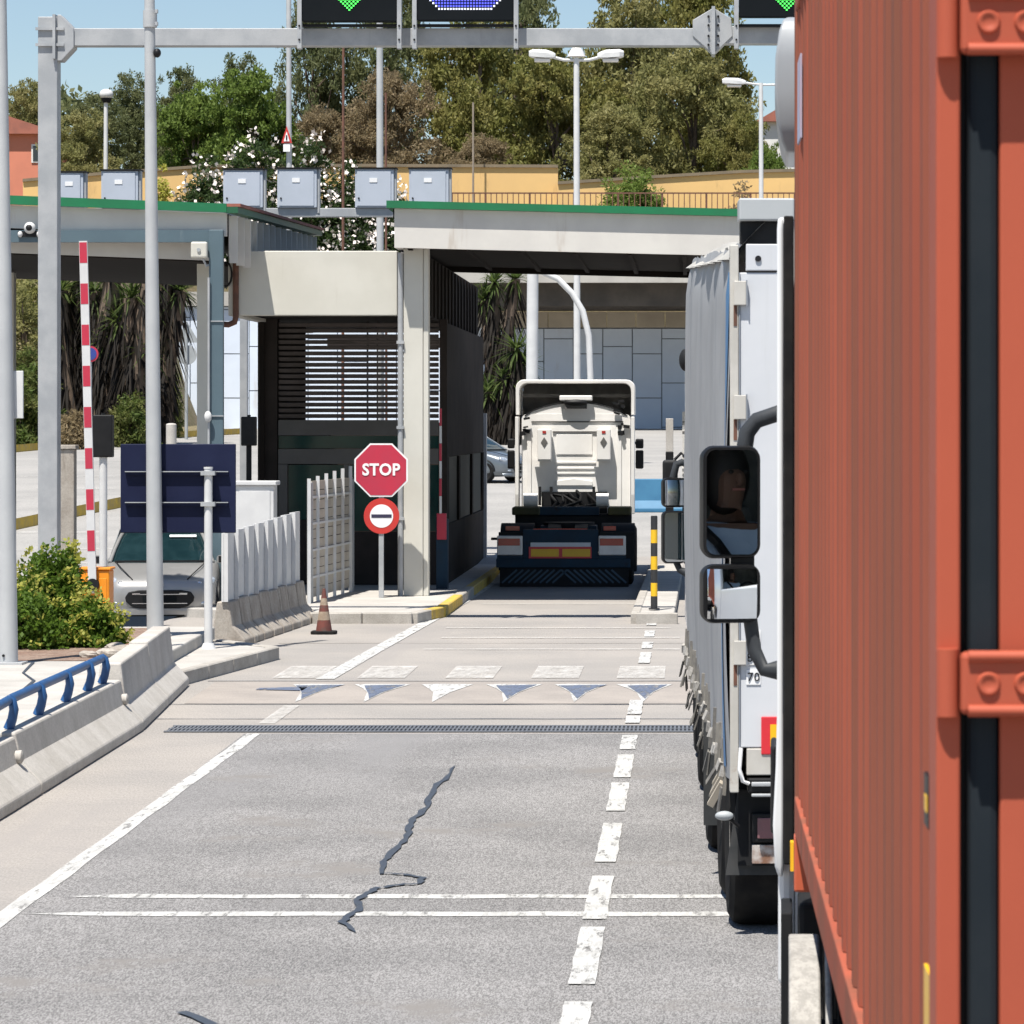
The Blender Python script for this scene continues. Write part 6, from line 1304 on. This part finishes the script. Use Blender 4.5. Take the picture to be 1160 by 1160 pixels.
# cab with an open side window
CB = 2.2
kb('door_lower', 0.0, 0.06, 0.95, 2.0, 0.95, 2.34, M_truckw, 0.02); kb('cab_side', 0.0, 0.06, 0.09, 0.945, 0.95, 3.75, M_truckw, 0.02)
kb('window_frame_top', 0.0, 0.06, 0.95, 2.0, 3.02, 3.75, M_truckw, 0.02); kb('front_pillar', 0.0, 0.06, 2.005, CB, 0.95, 3.75, M_truckw, 0.02)
kb('off_side', 2.42, 2.48, 0.09, CB, 0.95, 3.75, M_truckw, 0.02); kb('cab_back', 0.062, 2.418, 0.09, 0.14, 0.95, 3.75, M_truckw)
kb('cab_floor', 0.062, 2.418, 0.15, CB, 0.95, 1.05, M_dark); kb('cab_roof', 0.09, 2.40, 0.3, CB, 3.752, 3.83, M_truckw, 0.03)
kb('cab_front', 0.062, 2.418, CB - 0.05, CB, 1.06, 2.1, M_truckw); kb('windscreen', 0.062, 2.418, CB - 0.03, CB - 0.015, 2.11, 3.5, M_clear); kb('visor', 0.062, 2.418, CB - 0.05, CB, 3.51, 3.75, M_truckw)
kb('inner_lining', 0.07, 2.41, 0.145, 0.17, 1.06, 3.74, M_cabin); kb('off_side_lining', 2.38, 2.415, 0.18, 2.1, 1.06, 3.74, M_cabin)
MB().prism([(-0.02, 1.95), (0.105, 1.95), (0.105, 3.72), (0.05, 3.75), (-0.02, 3.72)], 'x', 0.0, 0.03).build('side_extender', M_truckw, tk, local=True, bevel=0.012)
MB().loft([[(x_, y_, z) for x_, y_ in ((-0.004 - o, -0.04 - o), (0.018, -0.04 - o), (0.018, 0.10), (-0.004 - o, 0.10))] for z, o in ((1.36, -0.005), (1.40, 0.008), (1.55, 0.015), (1.75, 0.005), (1.95, 0.0), (3.7, 0.0), (3.74, -0.004))]).build('rear_corner_fairing', M_truckw, tk, local=True, bevel=0.008, smooth=40)
kb('rubber_edge', 0.020, 0.055, -0.17, -0.03, 1.42, 3.74, M_rubber, 0.006)
kb('dark_lip', -0.028, -0.004, 0.10, 0.5, 1.50, 1.82, M_black, 0.02)
fair = []
for t in np.linspace(0, 1, 9):
    z = 3.83 + 0.62 * t; f_ = 0.09 + 0.10 * t * t
    fair.append([(f_, 0.05, z), (2.48 - f_, 0.05, z), (2.48 - f_, 0.9 + 1.1 * (1 - t) , z), (f_, 0.9 + 1.1 * (1 - t), z)])
MB().loft(fair).build('roof_fairing', M_truckw, tk, local=True, bevel=0.02, smooth=40)
sidefair = []
for z, xo, yo in ((3.98, 0.03, 0.06), (4.02, 0.012, 0.03), (4.08, 0.0, 0.0), (4.2, -0.012, 0.0), (4.32, -0.010, 0.0), (4.42, 0.004, 0.02), (4.46, 0.018, 0.05), (4.475, 0.03, 0.1)):
    sidefair.append([(xo, -0.04 + yo, z), (0.12, -0.04 + yo, z), (0.12, 0.8, z), (xo, 0.8, z)])
MB().loft(sidefair).build('side_deflector', mat('deflector_grey', (0.30, 0.315, 0.33), (0.27, 0.285, 0.30), 0.4), tk, local=True, bevel=0.008, smooth=40)
kb('seat_base', 0.14, 0.66, 0.42, 1.1, 1.48, 1.98, M_cabin, 0.04); kb('seat_back', 0.16, 0.64, 0.33, 0.46, 1.95, 2.62, M_cabin, 0.05); kb('head_rest', 0.26, 0.54, 0.33, 0.44, 2.64, 2.85, M_cabin, 0.05)
MB().tube([(0.38 + 0.2 * math.cos(a), 1.34 + 0.05 * math.sin(a), 2.28 + 0.17 * math.sin(a)) for a in np.linspace(0, 2 * math.pi, 20)], 0.016, 8).build('steering_wheel', M_black, tk, local=True, smooth=60)
kb('dashboard', 0.07, 2.4, 1.75, 2.12, 1.5, 2.05, M_cabin, 0.05)
my = 2.0
mirror_set(tk, -0.325, -0.075, my, ((2.435, 2.905), (2.165, 2.412)), math.radians(13),
           [(-0.14, my + 0.05, 2.9), (-0.13, my + 0.05, 2.96), (-0.09, my + 0.04, 3.01), (0.0, my + 0.02, 3.04), (0.05, my, 3.03)],
           [(-0.12, my + 0.04, 2.2), (-0.10, my + 0.04, 2.05), (-0.06, my + 0.02, 1.97), (0.03, my, 1.97)], 0.03)
kb('mirror_link', -0.2, -0.10, my + 0.01, my + 0.06, 2.40, 2.45, M_black)

# ---- the driver, seen in the mirror
dr = thing('person', 'driver in a pale blue shirt and seat belt seen in the truck mirror', 'person', (0.318 + 0.40, 13.2 + 0.66, 1.98))
def skin_body(name, verts, edges, radii, m, root, parent, sub=2):
    me = bpy.data.meshes.new(name); me.from_pydata(verts, edges, []); me.materials.append(m)
    o = bpy.data.objects.new(name, me); col.objects.link(o); o.parent = parent
    o.modifiers.new('skin', 'SKIN'); 
    for i, rr in enumerate(radii): me.skin_vertices[0].data[i].radius = (rr, rr) if not isinstance(rr, tuple) else rr
    me.skin_vertices[0].data[root].use_root = True
    s = o.modifiers.new('sub', 'SUBSURF'); s.levels = sub; s.render_levels = sub
    return o
V = [(0, 0, 0.08), (0, 0, 0.28), (0, 0.01, 0.46), (0, 0.02, 0.56), (0, 0.04, 0.65), (0, 0.06, 0.74), (0, 0.06, 0.83),   # pelvis..head
     (-0.19, 0.01, 0.50), (-0.30, 0.10, 0.28), (-0.20, 0.42, 0.32), (-0.18, 0.56, 0.34), (0.19, 0.01, 0.50), (0.26, 0.12, 0.26), (0.18, 0.42, 0.32), (0.17, 0.56, 0.34),
     (-0.11, 0.1, 0.06), (-0.14, 0.48, 0.06), (-0.14, 0.52, -0.36), (-0.14, 0.66, -0.40), (0.11, 0.1, 0.06), (0.14, 0.48, 0.06), (0.14, 0.52, -0.36), (0.14, 0.66, -0.40)]
E = [(0, 1), (1, 2), (2, 3), (3, 4), (4, 5), (5, 6), (2, 7), (7, 8), (8, 9), (9, 10), (2, 11), (11, 12), (12, 13), (13, 14), (0, 15), (15, 16), (16, 17), (17, 18), (0, 19), (19, 20), (20, 21), (21, 22)]
Rr = [(0.17, 0.13), (0.16, 0.12), (0.17, 0.12), 0.055, 0.06, 0.085, 0.07, 0.07, 0.048, 0.036, 0.03, 0.07, 0.048, 0.036, 0.03, 0.09, 0.065, 0.055, 0.04, 0.09, 0.065, 0.055, 0.04]
skin_body('body', V, E, Rr, M_skin, 0, dr)
skin_body('shirt', [V[i] for i in (0, 1, 2, 7, 8, 11, 12)] + [(0, 0.015, 0.53)], [(0, 1), (1, 2), (2, 3), (3, 4), (2, 5), (5, 6), (2, 7)], [(0.185, 0.145), (0.175, 0.135), (0.185, 0.135), 0.085, 0.062, 0.085, 0.062, 0.085], M_shirt, 0, dr)
MB().sphere((0, -0.002, 0.775), 0.116, 0.112, 0.175, 16, 10).build('hair', M_hair, dr, local=True, smooth=60)
for s in (-1, 1): MB().sphere((s * 0.037, 0.155, 0.80), 0.014, 0.01, 0.01, 8, 6).build('eye', M_hair, dr, local=True, smooth=60)
MB().sphere((0, 0.168, 0.765), 0.016, 0.022, 0.028, 8, 6).build('nose', M_skin, dr, local=True, smooth=60)
MB().box(-0.03, 0.03, 0.150, 0.157, 0.715, 0.725).build('mouth', mat('lips', (0.3, 0.1, 0.08), (0.28, 0.1, 0.08), 0.5), dr, local=True)
for s in (-1, 1):
    for k in range(4): 
        zz = 0.355 - 0.018 * k; MB().tube([(s * 0.175, 0.555, zz), (s * 0.17, 0.625, zz + 0.012), (s * 0.155, 0.645, zz - 0.01), (s * 0.15, 0.62, zz - 0.03)], 0.0085, 7).build('finger', M_skin, dr, local=True, smooth=60)
    MB().tube([(s * 0.165, 0.54, 0.36), (s * 0.145, 0.575, 0.385), (s * 0.14, 0.605, 0.38)], 0.0095, 7).build('thumb', M_skin, dr, local=True, smooth=60)
MB().tube([(-0.17, 0.10, 0.56), (-0.1, 0.145, 0.48), (0.02, 0.15, 0.32), (0.12, 0.15, 0.16)], [0.022] * 4, 6).build('seat_belt', M_black, dr, local=True)

# ---- cars
def car(T, paint):
    def B(b, nm, m, **k): return b.build(nm, m, T, local=True, **k)
    st_ = [(0.0, 1.20, .30, .60, .12), (.04, 1.42, .25, .67, .16), (.14, 1.58, .20, .735, .2), (.35, 1.70, .18, .80, .2), (.7, 1.77, .17, .88, .17), (1.05, 1.80, .17, .96, .14), (1.6, 1.81, .17, .99, .12), (2.6, 1.81, .17, 1.0, .12), (3.5, 1.79, .18, 1.02, .14), (4.05, 1.70, .22, 1.0, .2), (4.25, 1.5, .3, .92, .22)]
    b = MB(); b.loft([[(x_, y, z) for x_, z in rbox(w, z1 - z0, r_, 5, 0, (z0 + z1) / 2)] for y, w, z0, z1, r_ in st_]); B(b, 'body', paint, smooth=45)
    lay = [(.95, .98, 4.02, .83), (1.1, 1.2, 3.98, .79), (1.3, 1.52, 3.88, .71), (1.42, 1.76, 3.72, .635)]
    b = MB(); b.loft([[(x_, y, z) for x_, y in rbox(2 * hw, yb - ya, .28, 6, 0, (ya + yb) / 2)] for z, ya, yb, hw in lay]); B(b, 'windows', M_carglass, smooth=45)
    lay = [(1.405, 1.74, 3.76, .645), (1.45, 1.84, 3.66, .60), (1.485, 2.05, 3.5, .50), (1.50, 2.4, 3.2, .36)]
    b = MB(); b.loft([[(x_, y, z) for x_, y in rbox(2 * hw, yb - ya, .28, 6, 0, (ya + yb) / 2)] for z, ya, yb, hw in lay]); B(b, 'roof', paint, smooth=50)
    for s in (-1, 1):
        B(MB().tube([(s * .80, 1.03, .95), (s * .735, 1.33, 1.14), (s * .665, 1.60, 1.31), (s * .60, 1.86, 1.43), (s * .60, 2.2, 1.47)], [.035, .03, .03, .03, .02], 8), 'windscreen_pillar', paint, smooth=60)
        B(MB().tube([(s * .78, 2.45, .98), (s * .66, 2.5, 1.42)], .035, 6), 'door_pillar', M_black)
        B(MB().tube([(s * .80, 3.6, 1.0), (s * .64, 3.55, 1.43)], .07, 8), 'rear_pillar', paint, smooth=60)
        b = MB(); b.sphere((0, 0, 0), .23, .10, .085, 16, 10); R = Euler((0.35, -s * 0.32, s * 0.62)).to_matrix()
        b.v = [tuple(R @ Vector(p) + Vector((s * .665, .20, .655))) for p in b.v]; h = B(b, 'headlight', M_headl, smooth=60)
        b = MB(); b.sphere((s * .60, .095, .65), .05, .05, .05, 12, 8); b.build('lamp_lens', M_chrome, h, local=True, smooth=60)
        b = MB(); b.loft([[(s * (.86 + x_), 1.30 + y, .99 + z) for x_, z in rbox(.2 * k, .13 * k, .05 * k, 3, .10)] for y, k in ((-.03, 1.0), (.03, 1.0), (.10, .6))]); m_ = B(b, 'wing_mirror', paint, smooth=50)
        B(MB().box(s * .97 - .08, s * .97 + .08, 1.265, 1.27, .94, 1.04), 'mirror_front', M_dark)
        B(MB().sphere((s * .66, .06, .36), .08, .05, .035, 12, 8), 'fog_lamp', M_headl, smooth=60)
        for y in (.80, 3.45): wheel(T, s * .90 if s < 0 else .90 - .21, (s * .90 + .21) if s < 0 else .90, y, .315, .315, rim=M_chrome, face=-1 if s < 0 else 1)
        for y in (.80, 3.45): arc_fender(T, min(s * .80, s * .912), max(s * .80, s * .912), y, .33, .37, 0, 180, M_black, .04, 'wheel_arch')
        B(MB().box(s * .905 - .004, s * .905 + .004, 1.5, 1.62, .80, .83), 'door_handle', M_dark)
    g_ = [(a_ * 1.08, .28 + (b__ - .30) * 1.12) for a_, b__ in [(-.48, .40), (-.40, .33), (-.28, .30), (.28, .30), (.40, .33), (.48, .40), (.49, .46), (.44, .53), (.30, .555), (-.30, .555), (-.44, .53), (-.49, .46)]]
    for s in (-1, 1): B(MB().tube([(s * .70, .98, .965), (s * .62, .6, .90), (s * .50, .25, .80), (s * .42, .1, .725)], .009, 5), 'bonnet_gap', M_black)
    B(MB().box(-.72, .72, .99, 1.04, .955, .985), 'wiper_cowl', M_black)
    gr = B(MB().prism(g_, 'y', -0.035, 0.2), 'grille', M_black, bevel=.015)
    for z in (.50, .36): MB().box(-.42, .42, -.042, -.036, z - .006, z + .006).build('grille_bar', M_chrome, gr, local=True)
    for s in (-1, 1): MB().box(s * .36 - .06, s * .36 + .06, -.044, -.036, .505, .52).build('grille_trim', M_chrome, gr, local=True)
    MB().box(-.26, .26, -.05, -.037, .385, .475).build('number_plate', M_screen, gr, local=True)  # plate coloured near black for the shade it lies in
    B(MB().prism([(-.05, .60), (.05, .60), (.06, .66), (0, .70), (-.06, .66)], 'y', -.012, .05), 'emblem', M_chrome)
    B(MB().loft([[(x_, y, z) for x_, z in rbox(w, .10, .045, 4, 0, .235)] for y, w in ((-.02, 1.3), (.05, 1.5), (.2, 1.64))]), 'front_lip', paint, smooth=45)
    B(MB().box(-.7, .7, .02, .15, .16, .20), 'lower_intake', M_black)
    B(MB().obox((.33, 1.555, 1.35), (.42, .01, .05), (-0.9, 0, 0)), 'sun_strip', M_signwhite)
    B(MB().sphere((.38, 1.9, 1.02), .16, .1, .2), 'seat_head', M_dark)
    B(MB().box(-.6, .6, 4.22, 4.26, .55, .68), 'rear_plate', M_signwhite)
cy = 56.2
c1 = thing('parked_car', 'silver hatchback facing the camera between the pole and the white screen', 'car', (X(181, cy), cy, ground_z(X(181, cy), cy) - 0.04), rz=math.radians(7)); car(c1, M_carpaint)
c2 = thing('grey_car', 'grey car half hidden behind the booth, left of the truck cab', 'car', (X(592, 108), 108, ground_z(X(565, 108), 109) - 0.02), rz=math.radians(62)); car(c2, M_carpaint2)
